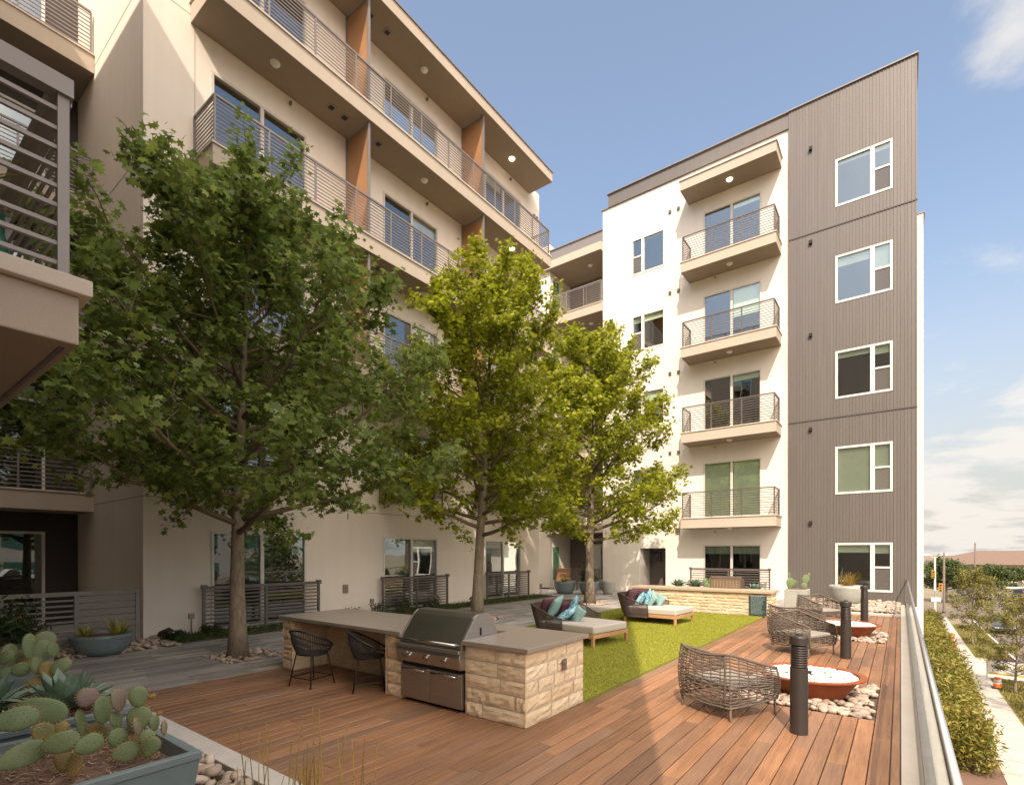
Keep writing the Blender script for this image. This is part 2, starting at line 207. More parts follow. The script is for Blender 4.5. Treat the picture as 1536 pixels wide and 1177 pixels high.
# ------------------------------------------------------------ mesh helpers
class MB:
    def __init__(s): s.v=[]; s.f=[]; s.m=[]
    def add(s,vs,fs,m=0):
        o=len(s.v); s.v.extend([tuple(p) for p in vs]); s.f.extend([tuple(i+o for i in f) for f in fs]); s.m.extend([m]*len(fs)); return s
    def box(s,x0,x1,y0,y1,z0,z1,m=0):
        if x0>x1:x0,x1=x1,x0
        if y0>y1:y0,y1=y1,y0
        return s.add([(x0,y0,z0),(x1,y0,z0),(x1,y1,z0),(x0,y1,z0),(x0,y0,z1),(x1,y0,z1),(x1,y1,z1),(x0,y1,z1)],[(3,2,1,0),(4,5,6,7),(0,1,5,4),(1,2,6,5),(2,3,7,6),(3,0,4,7)],m)
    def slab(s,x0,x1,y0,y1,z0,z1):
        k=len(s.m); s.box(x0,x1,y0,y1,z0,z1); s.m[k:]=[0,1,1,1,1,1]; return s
    def bar(s,a,b,wd,ht,m=0,up=(0,0,1)):
        a=Vector(a);b=Vector(b);d=(b-a).normalized();u=Vector(up)
        if abs(d.dot(u))>.99:u=Vector((1,0,0))
        r=d.cross(u).normalized();u=r.cross(d)
        P=[]
        for p in (a,b):
            for i,j in ((-1,-1),(1,-1),(1,1),(-1,1)): P.append(p+r*i*wd/2+u*j*ht/2)
        return s.add(P,[(0,1,2,3),(7,6,5,4),(0,4,5,1),(1,5,6,2),(2,6,7,3),(3,7,4,0)],m)
    def tube(s,pts,r,n=8,m=0,closed=False,cap=True):
        P=[Vector(p) for p in pts]; k=len(P); rs=r if hasattr(r,'__len__') else [r]*k
        vs=[];prev=None
        for i in range(k):
            if closed: d=(P[(i+1)%k]-P[i-1])
            else: d=P[min(i+1,k-1)]-P[max(i-1,0)]
            if d.length<1e-9:d=Vector((0,0,1))
            d.normalize()
            if prev is None:
                a=d.orthogonal().normalized()
            else:
                a=prev-d*prev.dot(d)
                a=a.normalized() if a.length>1e-6 else d.orthogonal().normalized()
            prev=a;b=d.cross(a)
            for j in range(n):
                t=2*math.pi*j/n; vs.append(P[i]+(a*math.cos(t)+b*math.sin(t))*rs[i])
        fs=[]
        for i in range(k if closed else k-1):
            i2=(i+1)%k
            for j in range(n):
                j2=(j+1)%n; fs.append((i*n+j,i*n+j2,i2*n+j2,i2*n+j))
        if cap and not closed:
            fs.append(tuple(range(n))[::-1]); fs.append(tuple((k-1)*n+j for j in range(n)))
        return s.add(vs,fs,m)
    def lathe(s,prof,n=32,m=0,c=(0,0,0),sx=1,sy=1):
        vs=[];k=len(prof)
        for r,z in prof:
            for j in range(n):
                t=2*math.pi*j/n; vs.append((c[0]+r*sx*math.cos(t),c[1]+r*sy*math.sin(t),c[2]+z))
        fs=[]
        for i in range(k-1):
            for j in range(n):
                j2=(j+1)%n; fs.append((i*n+j,i*n+j2,(i+1)*n+j2,(i+1)*n+j))
        if prof[0][0]>1e-6: fs.append(tuple(range(n))[::-1])
        if prof[-1][0]>1e-6: fs.append(tuple((k-1)*n+j for j in range(n)))
        return s.add(vs,fs,m)
    def ball(s,c,rx,ry,rz,n=10,k=6,m=0,M=None):
        vs=[];c=Vector(c)
        for i in range(k+1):
            a=math.pi*i/k
            for j in range(n):
                t=2*math.pi*j/n; p=Vector((rx*math.sin(a)*math.cos(t),ry*math.sin(a)*math.sin(t),rz*math.cos(a)))
                if M: p=M@p
                vs.append(c+p)
        fs=[]
        for i in range(k):
            for j in range(n):
                j2=(j+1)%n; fs.append((i*n+j,(i+1)*n+j,(i+1)*n+j2,i*n+j2))
        return s.add(vs,fs,m)
    def prism(s,poly,ax,a,b,m=0):
        """poly = list of 2D points; extruded along axis ax from a to b"""
        def P(p,t): return (t,p[0],p[1]) if ax==0 else ((p[0],t,p[1]) if ax==1 else (p[0],p[1],t))
        n=len(poly); vs=[P(p,a) for p in poly]+[P(p,b) for p in poly]
        fs=[tuple(range(n))[::-1],tuple(range(n,2*n))]+[(i,(i+1)%n,n+(i+1)%n,n+i) for i in range(n)]
        return s.add(vs,fs,m)
    def build(s,name,mats,parent=None,smooth=False,bevel=0,loc=None,rz=0):
        me=bpy.data.meshes.new(name); me.from_pydata(s.v,[],s.f)
        if not isinstance(mats,(list,tuple)): mats=[mats]
        for q in mats: me.materials.append(q)
        if len(mats)>1: me.polygons.foreach_set('material_index',s.m)
        if smooth: me.polygons.foreach_set('use_smooth',[True]*len(me.polygons))
        me.update()
        bm=bmesh.new(); bm.from_mesh(me); bmesh.ops.recalc_face_normals(bm,faces=bm.faces); bm.to_mesh(me); bm.free()
        return link(me,name,parent,bevel,loc,rz,smooth)
def link(me,name,parent=None,bevel=0,loc=None,rz=0,smooth=False):
    o=bpy.data.objects.new(name,me); COL.objects.link(o)
    if parent: o.parent=parent
    if loc: o.location=loc
    if rz: o.rotation_euler.z=rz
    if bevel:
        b=o.modifiers.new('bevel','BEVEL'); b.width=bevel; b.segments=2; b.limit_method='ANGLE'; b.angle_limit=R(40)
    return o
def npmesh(name,verts,nper,mat_,parent=None):
    """many equal polygons: verts (N*nper,3)"""
    n=len(verts)//nper; me=bpy.data.meshes.new(name)
    me.vertices.add(len(verts)); me.vertices.foreach_set('co',np.asarray(verts,dtype=np.float32).ravel())
    me.loops.add(len(verts)); me.loops.foreach_set('vertex_index',np.arange(len(verts),dtype=np.int32))
    me.polygons.add(n); me.polygons.foreach_set('loop_start',np.arange(0,len(verts),nper,dtype=np.int32)); me.polygons.foreach_set('loop_total',np.full(n,nper,dtype=np.int32))
    me.update(calc_edges=True); me.validate(); me.materials.append(mat_)
    return link(me,name,parent)
def tag(o,label=None,cat=None,group=None,kind=None):
    if label:o['label']=label
    if cat:o['category']=cat
    if group:o['group']=group
    if kind:o['kind']=kind
    return o
def struct(o): o['kind']='structure'; return o
def thing(name,label,cat,loc=(0,0,0),rz=0,group=None):
    o=bpy.data.objects.new(name,None); o.empty_display_size=.2; COL.objects.link(o); o.location=loc; o.rotation_euler.z=rz
    return tag(o,label,cat,group)
def dup(root,loc,rz,label,group=None,scale=None):
    def cp(o,par):
        c=o.copy(); COL.objects.link(c); c.parent=par
        for ch in kids.get(o,[]): cp(ch,c)
        return c
    kids={}
    for o in COL.objects:
        if o.parent: kids.setdefault(o.parent,[]).append(o)
    r=cp(root,None); r.location=loc; r.rotation_euler.z=rz; r['label']=label
    if group: r['group']=group
    if scale: r.scale=scale
    return r
def W(x,y,t):
    """point seen at photo pixel (x,y), t metres deep (used to read positions off the photograph)"""
    u=(x-768)/FPX; return Vector(((-.6+.8*u)*t,(.8+.6*u)*t,H+(829-y)/FPX*t))
def leaves(cent,nrm,size,shape,jit=.42):
    """polygon leaves: cent (N,3), nrm (N,3), size (N,), shape list of 2D points -> verts"""
    n=len(cent); nrm=nrm/np.linalg.norm(nrm,axis=1,keepdims=True)
    a=rng.normal(size=(n,3)); a-=nrm*(a*nrm).sum(1,keepdims=True); a/=np.linalg.norm(a,axis=1,keepdims=True); b=np.cross(nrm,a)
    sh=np.array(shape); k=len(sh)
    sz=size[:,None]*(1+jit*rng.uniform(-1,1,(n,1)))
    out=np.empty((n,k,3))
    for i in range(k):
        dz=-.25*(sh[i,0]**2+sh[i,1]**2)
        out[:,i,:]=cent+sz*(sh[i,0]*a+sh[i,1]*b+dz*nrm)
    return out.reshape(-1,3)
OAK=[(0,-.5),(.16,-.22),(.46,-.26),(.24,.0),(.42,.22),(.14,.2),(0,.55),(-.14,.2),(-.42,.22),(-.24,.0),(-.46,-.26),(-.16,-.22)]
LANCE=[(0,-.5),(.17,-.1),(.12,.25),(0,.55),(-.12,.25),(-.17,-.1)]
# ============================================================ GROUND AND DECK
struct(MB().box(-30,.30,-.25,24,-.6,-.06).build('podium',CONC))
struct(MB().box(.30,.36,-14,20.8,-7.2,-.02).build('podium_face',TAN))
def boards(name,m,x0,x1,y0,y1,wd,gap,lmin,lmax,holes,zt=0.0,th=.03):
    mb=MB(); x=x0
    while x<x1-1e-4:
        xe=min(x+wd,x1); y=y0-random.uniform(0,lmax)
        while y<y1:
            ye=y+random.uniform(lmin,lmax); segs=[(max(y,y0),min(ye,y1))]
            for hx0,hx1,hy0,hy1 in holes:
                if xe>hx0+.01 and x<hx1-.01:
                    ns=[]
                    for a,b in segs:
                        if b<=hy0 or a>=hy1: ns.append((a,b))
                        else:
                            if a<hy0: ns.append((a,hy0))
                            if b>hy1: ns.append((hy1,b))
                    segs=ns
            for a,b in segs:
                if b-a>.03:
                    xa,xb=x+gap/2,xe-gap/2; ya,yb=a+.0015,b-.0015; dz=random.uniform(-.0012,.0012); c=.004
                    z1=zt+dz; z0=zt-th
                    mb.add([(xa,ya,z0),(xb,ya,z0),(xb,yb,z0),(xa,yb,z0),(xa,ya,z1-c),(xb,ya,z1-c),(xb,yb,z1-c),(xa,yb,z1-c),(xa+c,ya+c,z1),(xb-c,ya+c,z1),(xb-c,yb-c,z1),(xa+c,yb-c,z1)],
                      [(8,9,10,11),(4,5,9,8),(5,6,10,9),(6,7,11,10),(7,4,8,11),(0,1,5,4),(1,2,6,5),(2,3,7,6),(3,0,4,7)])
            y=ye
        x=xe
    return struct(mb.build(name,m))
BED1=(-1.62,-.20,6.25,7.75); BED2=(-1.62,-.20,11.6,13.1); TURFR=(-6.75,-2.86,5.10,14.62)
boards('deck',DECK,-7.2,0.0,2.05,16.76,.1372,.0075,1.4,3.4,[BED1,BED2,(TURFR[0]-.0,TURFR[1],TURFR[2],TURFR[3]),(-1.95,0.01,2.05,2.055),(-9,-6.74,5.1,17),(-6.8,-2.9,14.6,17)])
boards('deck_side',DECK,-1.85,0.0,-.22,2.05,.1372,.0075,1.4,3.4,[])
boards('path',PAVE,-11.6,-7.2,.2,20.75,.155,.004,.5,1.0,[(-8.95,-8.1,3.65,4.6),(-8.95,-8.1,9.55,10.5),(-8.5,-7.65,14.65,15.55),(-12,-10.55,-1,3.55)],-.004)
boards('path_far',PAVE,-7.2,-6.75,5.1,20.75,.155,.004,.5,1.0,[],-.004)
boards('path_end',PAVE,-6.75,-2.7,15.4,20.75,.155,.004,.5,1.0,[],-.004)
struct(MB().box(-8.2,-1.85,1.87,2.045,-.06,.02).build('concrete_curb',CONC,bevel=.006))
struct(MB().box(.005,.12,-.2,20.7,-.06,.004).build('concrete_edge',CONCD))
struct(MB().box(-2.7,0.0,16.77,16.95,-.06,.05).build('end_curb',CONC,bevel=.006))
struct(MB().box(-8.2,-1.86,-.22,1.865,-.08,-.055).build('planting_bed',SOIL))
struct(MB().box(-2.69,.0,16.96,20.7,-.06,.02).build('end_bed',SOIL))
struct(MB().box(-12.2,-10.55,.0,3.55,-.05,-.03).build('patio_bed',SOIL))
struct(MB().box(-11.53,-10.55,3.66,16.9,-.05,.012).build('wall_bed',SOIL))
struct(MB().box(-15.8,-12.2,-.2,3.6,-.05,-.02).build('patio_floor',CONC))
struct(MB().box(-13.4,-10.6,20.75,22.7,-.05,-.015).build('recess_floor',CONC))
# turf
t=struct(MB().box(*TURFR,-.05,.004).build('lawn',TURF))
n=150000
c=np.stack([rng.uniform(TURFR[0],TURFR[1],n),rng.uniform(TURFR[2],TURFR[3],n),np.full(n,.004)],1)
a=rng.uniform(0,6.28,n); wv=np.stack([np.cos(a),np.sin(a),0*a],1)*.0035; tip=np.stack([rng.normal(0,.010,n),rng.normal(0,.010,n),rng.uniform(.014,.028,n)],1)
vv=np.stack([c-wv,c+wv,c+tip],1).reshape(-1,3)
tag(npmesh('turf_blades',vv,3,BLADE),'bright green artificial turf between the deck and the path','turf',kind='stuff')
def strewn(name,m,x0,x1,y0,y1,n,r0,r1,label,z=0.0,zj=.03,ex=None,kind='stuff',cat='stones'):
    bm=bmesh.new(); base=bmesh.new(); bmesh.ops.create_icosphere(base,subdivisions=2,radius=1); me0=bpy.data.meshes.new('s'); base.to_mesh(me0); base.free()
    V=np.empty(len(me0.vertices)*3); me0.vertices.foreach_get('co',V); V=V.reshape(-1,3); F=[tuple(p.vertices) for p in me0.polygons]
    mb=MB(); k=0; tries=0
    while k<n and tries<n*5:
        tries+=1; x=random.uniform(x0,x1); y=random.uniform(y0,y1)
        if ex and ex(x,y): continue
        r=random.uniform(r0,r1); s=np.array([r*random.uniform(.9,1.5),r*random.uniform(.75,1.1),r*random.uniform(.5,.75)])
        P=V*(1+.12*np.sin(V@rng.normal(size=(3,1))*2+rng.uniform(0,6)))*s
        q=rng.uniform(0,6.28); cq,sq=math.cos(q),math.sin(q); P=np.stack([P[:,0]*cq-P[:,1]*sq,P[:,0]*sq+P[:,1]*cq,P[:,2]+P[:,0]*rng.normal(0,.2)],1)
        mb.add((P+[x,y,z+r*.35+random.uniform(0,zj)]).tolist(),F); k+=1
    o=mb.build(name,m,smooth=True); return tag(o,label,cat,kind=kind) if label else o
struct(MB().box(BED1[0],BED1[1],BED1[2],BED1[3],-.055,-.03).build('stone_bed_base',SOIL)); struct(MB().box(BED2[0],BED2[1],BED2[2],BED2[3],-.055,-.03).build('stone_bed_base',SOIL))
strewn('river_stones',STONE,BED1[0]+.03,BED1[1]-.03,BED1[2]+.03,BED1[3]-.03,430,.03,.055,'pale river stones in the deck bed around the nearer rust coloured fire bowl',-.02)
strewn('river_stones',STONE,BED2[0]+.03,BED2[1]-.03,BED2[2]+.03,BED2[3]-.03,400,.03,.055,'pale river stones in the deck bed around the farther rust coloured fire bowl',-.02)
strewn('river_stones',STONE,-2.65,-.03,17.0,20.6,1000,.035,.07,'river stones spread below the brown metal facade',.02,.07)
strewn('river_stones',STONE,-12.0,-10.35,2.2,3.85,420,.03,.055,'brown river stones around the blue grey bowl planter by the white wall corner',-.02,.05)
for (x,y,l) in ((-8.52,4.12,'in the shade below the largest oak'),(-8.52,10.0,'around the foot of the middle oak'),(-8.08,15.09,'around the foot of the farthest oak')):
    strewn('tree_stones',STONE,x-.42,x+.42,y-.46,y+.46,110,.03,.05,'small river stones '+l,-.03,.03,lambda a,b,x=x,y=y:math.hypot(a-x,b-y)<.14)
strewn('river_stones',STONE,-6.9,-3.4,1.43,1.83,330,.03,.055,'rounded river stones between the trough planters and the concrete curb',-.03,.05)
strewn('river_stones',STONE,-3.4,-1.9,.3,1.83,360,.03,.05,'rounded river stones in the planting bed beside the concrete curb',-.05,.04)
# ============================================================ FACADES
class Fr:
    def __init__(s,ax,pos): s.ax,s.pos=ax,pos     # 'N' faces -Y, 'W' faces +X, 'S' faces +Y
    def p(s,a,o,z):
        if s.ax=='N': return (a,s.pos-o,z)
        if s.ax=='S': return (a,s.pos+o,z)
        return (s.pos+o,a,z)
    def box(s,mb,a0,a1,o0,o1,z0,z1,m=0):
        p=s.p(a0,o0,z0);q=s.p(a1,o1,z1); mb.box(p[0],q[0],p[1],q[1],p[2],q[2],m)
    def quad(s,mb,a0,a1,z0,z1,o,m=0): mb.add([s.p(a0,o,z0),s.p(a1,o,z0),s.p(a1,o,z1),s.p(a0,o,z1)],[(0,1,2,3)],m)
def wall(fr,mb,a0,a1,z0,z1,ops,m=0,o=0.,rev=.10):
    A=sorted({a0,a1,*[q for t in ops for q in t[:2] if a0<q<a1]}); Z=sorted({z0,z1,*[q for t in ops for q in t[2:] if z0<q<z1]})
    for i in range(len(A)-1):
        for j in range(len(Z)-1):
            ca=(A[i]+A[i+1])/2;cz=(Z[j]+Z[j+1])/2
            if any(t[0]<ca<t[1] and t[2]<cz<t[3] for t in ops): continue
            fr.quad(mb,A[i],A[i+1],Z[j],Z[j+1],o,m)
    for t in ops:
        P=[(t[0],t[2]),(t[1],t[2]),(t[1],t[3]),(t[0],t[3])]
        for k in range(4):
            p,q=P[k],P[(k+1)%4]
            mb.add([fr.p(p[0],o,p[1]),fr.p(q[0],o,q[1]),fr.p(q[0],o-rev,q[1]),fr.p(p[0],o-rev,p[1])],[(0,1,2,3)],m)
def window(par,fr,a0,a1,z0,z1,kind='D',blind=0,bl2=None,fm=None,gm=None,o=0.,name='window',depth=1.1,bm=None,fw=None):
    """fr frame; kind A: wide pane + split narrow pane, B: mirrored, D: two sliding panels"""
    fw=fw or (.068 if kind!='D' else .055); fm=fm or FRAMEW; gm=gm or GLASS; mb=MB(); a0+=.002;a1-=.002;z0+=.002;z1-=.002
    for q in ((a0,a0+fw,z0,z1),(a1-fw,a1,z0,z1),(a0+fw,a1-fw,z0,z0+fw),(a0+fw,a1-fw,z1-fw,z1)): fr.box(mb,q[0],q[1],o-.075,o+.018,q[2],q[3])
    k={'A':.66,'B':.34,'D':.5}[kind]; am=a0+(a1-a0)*k
    mw=.062 if kind!='D' else .042; fr.box(mb,am-mw,am+mw,o-.07,o+.008,z0+fw,z1-fw)
    if kind=='A': fr.box(mb,am+.042,a1-fw,o-.068,o+.004,(z0+z1)/2-.03,(z0+z1)/2+.03)
    if kind=='B': fr.box(mb,a0+fw,am-.042,o-.068,o+.004,(z0+z1)/2-.03,(z0+z1)/2+.03)
    f=mb.build(name,fm,par)
    g=MB(); fr.quad(g,a0+fw,am-.042,z0+fw,z1-fw,o-.035); fr.quad(g,am+.042,a1-fw,z0+fw,z1-fw,o-.030); g.build('pane',gm,f)
    if kind in 'AB':
        s=MB(); zm=(z0+z1)/2; fr.quad(s,*((am+.05,a1-fw) if kind=='A' else (a0+fw,am-.05)),z0+fw,zm-.03,o-.02); s.build('insect_screen',SCREEN,f)
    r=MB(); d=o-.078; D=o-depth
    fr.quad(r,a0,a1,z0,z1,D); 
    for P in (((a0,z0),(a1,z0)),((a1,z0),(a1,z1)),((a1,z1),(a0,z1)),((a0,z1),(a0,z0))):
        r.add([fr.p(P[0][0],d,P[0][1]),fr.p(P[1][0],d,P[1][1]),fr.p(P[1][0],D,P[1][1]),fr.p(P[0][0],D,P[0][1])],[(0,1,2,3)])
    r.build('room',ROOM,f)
    if bl2 is None: bl2=blind
    if blind or bl2:
        b=MB()
        if blind: fr.box(b,a0+fw,am-.05,o-.11,o-.105,z1-(z1-z0)*blind,z1-.005)
        if bl2: fr.box(b,am+.05,a1-fw,o-.11,o-.105,z1-(z1-z0)*bl2,z1-.005)
        b.build('blind',bm or BLIND,f)
    return f
def railing(pts,h=.98,nb=9,post=1.05,bar=.016,top=.04,low=.09,pw=.04):
    mb=MB(); P=[Vector(p) for p in pts]
    for i in range(len(P)-1):
        a,b=P[i],P[i+1]; d=b-a; L=d.length; k=max(1,round(L/post))
        for j in range(k+1):
            if j==k and i<len(P)-2: continue
            q=a+d*j/k; mb.bar(q,q+Vector((0,0,h-top)),pw*.8,pw)
        mb.bar(a+Vector((0,0,h-top/2)),b+Vector((0,0,h-top/2)),pw*1.15,top)
        for j in range(nb):
            z=low+(h-top-low-.05)*j/(nb-1); mb.bar(a+Vector((0,0,z)),b+Vector((0,0,z)),bar,bar*1.25)
    return mb
def disc(parent,name,x,y,z,r,m): 
    return MB().lathe([(r*1.25,0),(r*1.25,-.012),(r,-.014),(r*.9,-.05),(r*.3,-.065),(0,-.066)],18,0,(x,y,z)).build(name,m,parent,smooth=True)
FL=[0.0,3.0,6.28,9.56,12.84]          # floor levels
def screen_mat():
    m,nt,b,L=newmat('insect screen'); b.inputs['Base Color'].default_value=(.17,.15,.135,1); b.inputs['Roughness'].default_value=.8
    t=nn(nt,'ShaderNodeBsdfTransparent'); ms=nn(nt,'ShaderNodeMixShader',inp={0:.62}); L(t.outputs[0],ms.inputs[1]); L(b.outputs[0],ms.inputs[2]); L(ms.outputs[0],nt.nodes['Material Output'].inputs[0]); return m
SCREEN=screen_mat()
# ---------------- north wing (faces the camera)
NF=Fr('N',20.8)
nw=thing('apartment_wing','white and brown apartment wing closing the far end of the courtyard with stacked small balconies','building',(-3.2,20.8,0))
class Off:
    pass
def P0(par):      # parent empties sit at a base point: children keep world coordinates through inverse offset
    par['_o']=1
    return par
def fix(par):
    """shift the children of a wing so that they are written in world coordinates"""
    for o in COL.objects:
        if o.parent==par: o.location=o.location-par.location
ops=[(-9.23,-7.77,z-1.55,z) for z in (15.05,11.78,8.52,5.26)]
dz=[(-6.22,-4.11,f+.03,f+2.2) for f in FL[1:]]+[(-6.22,-4.11,.02,1.98)]
ent=(-8.87,-7.74,0,1.86)
mb=MB(); wall(NF,mb,-10.6,-3.2,-.05,16.85,ops+dz+[ent]); mb.add([(-10.6,20.8,-.05),(-10.6,20.8,16.85),(-10.6,23.5,16.85),(-10.6,23.5,-.05)],[(0,1,2,3)])
mb.box(-10.58,-3.21,21.98,30,0,16.6)
mb.box(ent[0],ent[0]-.3,20.9,21.95,0,2.3); 
wall_n=mb.build('wall',WHITE,nw)
MB().box(-10.3,-3.201,20.73,22,16.86,17.40).build('parapet',BROWN,nw); MB().box(-10.35,-3.205,20.66,30,17.402,17.44).build('roof_cap',FLASH,nw); MB().box(-10.66,-10.31,20.74,20.9,16.851,16.88).build('roof_cap',FLASH,nw)
# entry recess
e=MB(); e.box(-8.87,-7.74,21.9,21.95,0,1.9); e.box(-8.9,-8.871,20.91,21.9,0,1.9); e.box(-7.739,-7.71,20.91,21.9,0,1.9); e.build('entry_recess',BROWN,nw)
MB().box(-8.45,-8.05,20.98,21.22,1.3,1.72).build('entry_lantern',BLACK,nw,bevel=.03)
# brown block with ribs
bo=[(-1.78,-.20,z-1.62,z) for z in (15.05,11.77,8.52,5.27,2.0)]
mb=MB(); wall(NF,mb,-3.2,.42,-.05,17.40,bo,0,.10,.12)
mb.add([(.42,20.7,-.05),(.42,20.7,17.4),(.42,21.99,17.4),(.42,21.99,-.05)],[(0,1,2,3)]); mb.add([(-3.2,20.7,-.05),(-3.2,20.7,17.4),(-3.2,21.99,17.4),(-3.2,21.99,-.05)],[(0,1,2,3)]); mb.box(-3.18,.4,22,30,0,13.0)
MBc=mb.build('brown_cladding',BROWN,nw)
mb=MB(); a=-3.12
while a<.40:
    segs=[(0,6.25),(6.31,12.78),(12.84,17.38)]
    for q in bo:
        if q[0]-.03<a<q[1]+.01:
            ns=[]
            for z0,z1 in segs:
                if z1<=q[2] or z0>=q[3]: ns.append((z0,z1))
                else:
                    if z0<q[2]: ns.append((z0,q[2]-.02))
                    if z1>q[3]: ns.append((q[3]+.02,z1))
            segs=ns
    for z0,z1 in segs:
        if z1-z0>.05: NF.box(mb,a,a+.018,.1,.115,z0,z1)
    a+=.092
mb.build('cladding_rib',BROWN,nw)
for z in (6.28,12.81): mb=MB(); NF.box(mb,-3.2,.425,.085,.125,z-.016,z+.016); mb.build('joint_flashing',BROWND,nw)
MB().box(-3.20,.46,20.64,22.3,17.401,17.44).build('roof_cap',FLASH,nw)
MB().box(-2.9,.62,22.31,30,-7,13.15).build('side_wall',WHITE,nw); MB().box(-3,.66,22.29,30,13.151,13.2).build('roof_cap',FLASH,nw)
for k,(q,bl,b2) in enumerate(zip(bo,(.10,.22,.14,1,.2),(.12,.5,.2,1,.22))): window(nw,NF,*q,'A',bl,b2,o=.1)
for k,(q,bl) in enumerate(zip(ops,(.06,.2,.3,.5))): window(nw,NF,*q,'B',bl)
for k,(q,bl) in enumerate(zip(dz,(1,.12,.5,.1,.18))): window(nw,NF,*q,'D',bl if k in(0,4) else 0,bl,FRAMEB,GLASSD if k in (4,) else GLASS,name='balcony_door')
for z in (15.62,12.3,9.0,5.75): 
    for x in (-7.55,-7.2): NF_=MB(); NF_.box(x-.05,x+.05,20.74,20.799,z-.06,z+.05); NF_.build('wall_vent',RAIL,nw)
MB().box(-7.3,-7.16,20.7,20.799,2.5,2.66).build('wall_lamp',RAIL,nw)
for z in (15.76,12.5,9.26,5.98,2.72): MB().box(-2.56,-2.46,20.6,20.70,z-.06,z+.05).build('wall_vent',VENT,nw)
for i,f in enumerate(FL[1:]):
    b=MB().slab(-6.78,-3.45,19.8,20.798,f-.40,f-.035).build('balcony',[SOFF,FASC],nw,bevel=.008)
    MB().box(-6.81,-3.42,19.77,20.797,f-.034,f).build('slab_cap',TANL,b)
    railing([(-6.72,20.77,f),(-6.72,19.86,f),(-3.52,19.86,f),(-3.52,20.77,f)],.98,10).build('railing',RAIL,b)
    disc(b,'soffit_light',-5.1,20.25,f-.401,.09,LAMPW)
    MB().lathe([(.02,0),(.035,-.03),(.01,-.06)],8,0,(-5.75,20.7,f-.401-.1)).build('sprinkler',RAIL,b)
b=MB().slab(-6.8,-3.44,19.77,20.797,15.58,15.93).build('balcony_canopy',[SOFF,FASC],nw,bevel=.008); MB().box(-6.84,-3.40,19.73,20.796,15.931,15.965).build('slab_cap',TANL,b); disc(b,'soffit_light',-5.1,20.25,15.579,.09,LAMPON)
# recessed bays between the wings
mb=MB().box(-16.5,-13.42,20.81,23,0,16.4); mb.box(-13.419,-13.4,20.81,22.7,0,15.4); mb.build('recess_side_wall',WHITE,nw)
RF=Fr('N',22.7); ro=[(-12.5,-10.9,f+.03,f+2.1) for f in FL]
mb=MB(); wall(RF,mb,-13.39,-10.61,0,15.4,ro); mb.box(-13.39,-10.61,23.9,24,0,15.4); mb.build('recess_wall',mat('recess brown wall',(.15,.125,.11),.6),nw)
for q in ro: window(nw,RF,*q,'D',.9,.15,FRAMEB,name='balcony_door',bm=BLINDW)
WF2=Fr('W',-13.4)
for f in FL:
    mb=MB(); WF2.box(mb,21.0,21.6,0.002,.03,f+.3,f+2.0); wq=mb.build('side_window',FRAMEW,nw); g=MB(); WF2.box(g,21.05,21.55,.03,.034,f+.35,f+1.95); g.build('pane',mat('green glass pane',(.10,.22,.11),.15),wq)
for f in FL[1:]:
    b=MB().slab(-13.39,-10.61,20.7,22.69,f-.42,f-.035).build('recess_balcony',[SOFF,FASC],nw); MB().box(-13.395,-10.605,20.67,22.69,f-.034,f).build('slab_cap',TANL,b)
    railing([(-13.36,20.76,f),(-10.64,20.76,f)],.98,9).build('railing',RAILG,b); disc(b,'soffit_light',-11.6,21.6,f-.421,.09,LAMPW)
b=MB().slab(-13.9,-10.61,20.6,22.69,15.1,15.45).build('recess_canopy',[SOFF,FASC],nw); disc(b,'soffit_light',-11.6,21.5,15.099,.09,LAMPW); MB().box(-13.6,-10.61,20.85,22.6,15.451,16.05).build('parapet',RAILG,nw); MB().box(-13.65,-10.61,20.8,24,16.051,16.1).build('roof_cap',FLASH,nw)
fix(nw)
# ---------------- west wing (long facade on the left)
WX=-11.55; WFm=Fr('W',WX)
ww=thing('apartment_wing','long cream apartment wing behind the oaks with full width balconies and orange wood screens','building',(WX,10,0))
bays=[(4.86,7.03),(9.35,11.48),(13.75,15.88)]
wo=[(a,b,z0,z1) for (z0,z1) in ((.03,2.12),(3.05,5.2),(6.31,8.45),(9.59,11.76),(12.87,15.0)) for a,b in bays]
mb=MB(); wall(WFm,mb,3.65,17.13,-.05,15.94,wo)
mb.add([(WX,3.65,-.05),(WX,3.65,15.94),(-15.8,3.65,15.94),(-15.8,3.65,-.05)],[(0,1,2,3)])
mb.add([(WX,17.13,-.05),(WX,17.13,15.94),(-15.8,17.13,15.94),(-15.8,17.13,-.05)],[(0,1,2,3)])
mb.box(-28,-12.95,3.7,17.1,-.05,15.9); mb.build('wall',WARMW,ww)
# faint control joints
mb=MB()
for z in (2.75,6.05,9.3,12.6): WFm.box(mb,3.65,17.13,0,.003,z-.008,z+.008); mb.box(-15.7,WX,3.646,3.649,z-.008,z+.008)
for y in (4.55,8.15,12.6): WFm.box(mb,y-.006,y+.006,0,.0035,2.76,15.9)
mb.build('control_joint',TAN,ww)
for k,q in enumerate(wo):
    bl={0:(0,0),1:(0,.5),2:(.35,0)}[k%3]
    window(ww,WFm,*q,'D',bl[0]*.4,bl[1]*.4,FRAMEB if k>2 else FRAMEW,GLASS,name='balcony_door' if k>5 else 'window',bm=BLINDW)
RF3=Fr('W',-15.75); r3=[(.8,3.05,f+.03,f+2.15) for f in FL]
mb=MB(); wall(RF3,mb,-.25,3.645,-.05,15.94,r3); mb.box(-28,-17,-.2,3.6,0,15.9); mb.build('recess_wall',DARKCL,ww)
for q in r3: window(ww,RF3,*q,'D',0,0,FRAMEW,name='balcony_door')
def soff(x,y,z,par): 
    v=MB().box(x-.10,x+.10,y-.10,y+.10,z-.012,z); v.box(x-.06,x+.06,y-.06,y+.06,z-.02,z-.0125,1); v.build('soffit_vent',[RAILG,VENT],par)
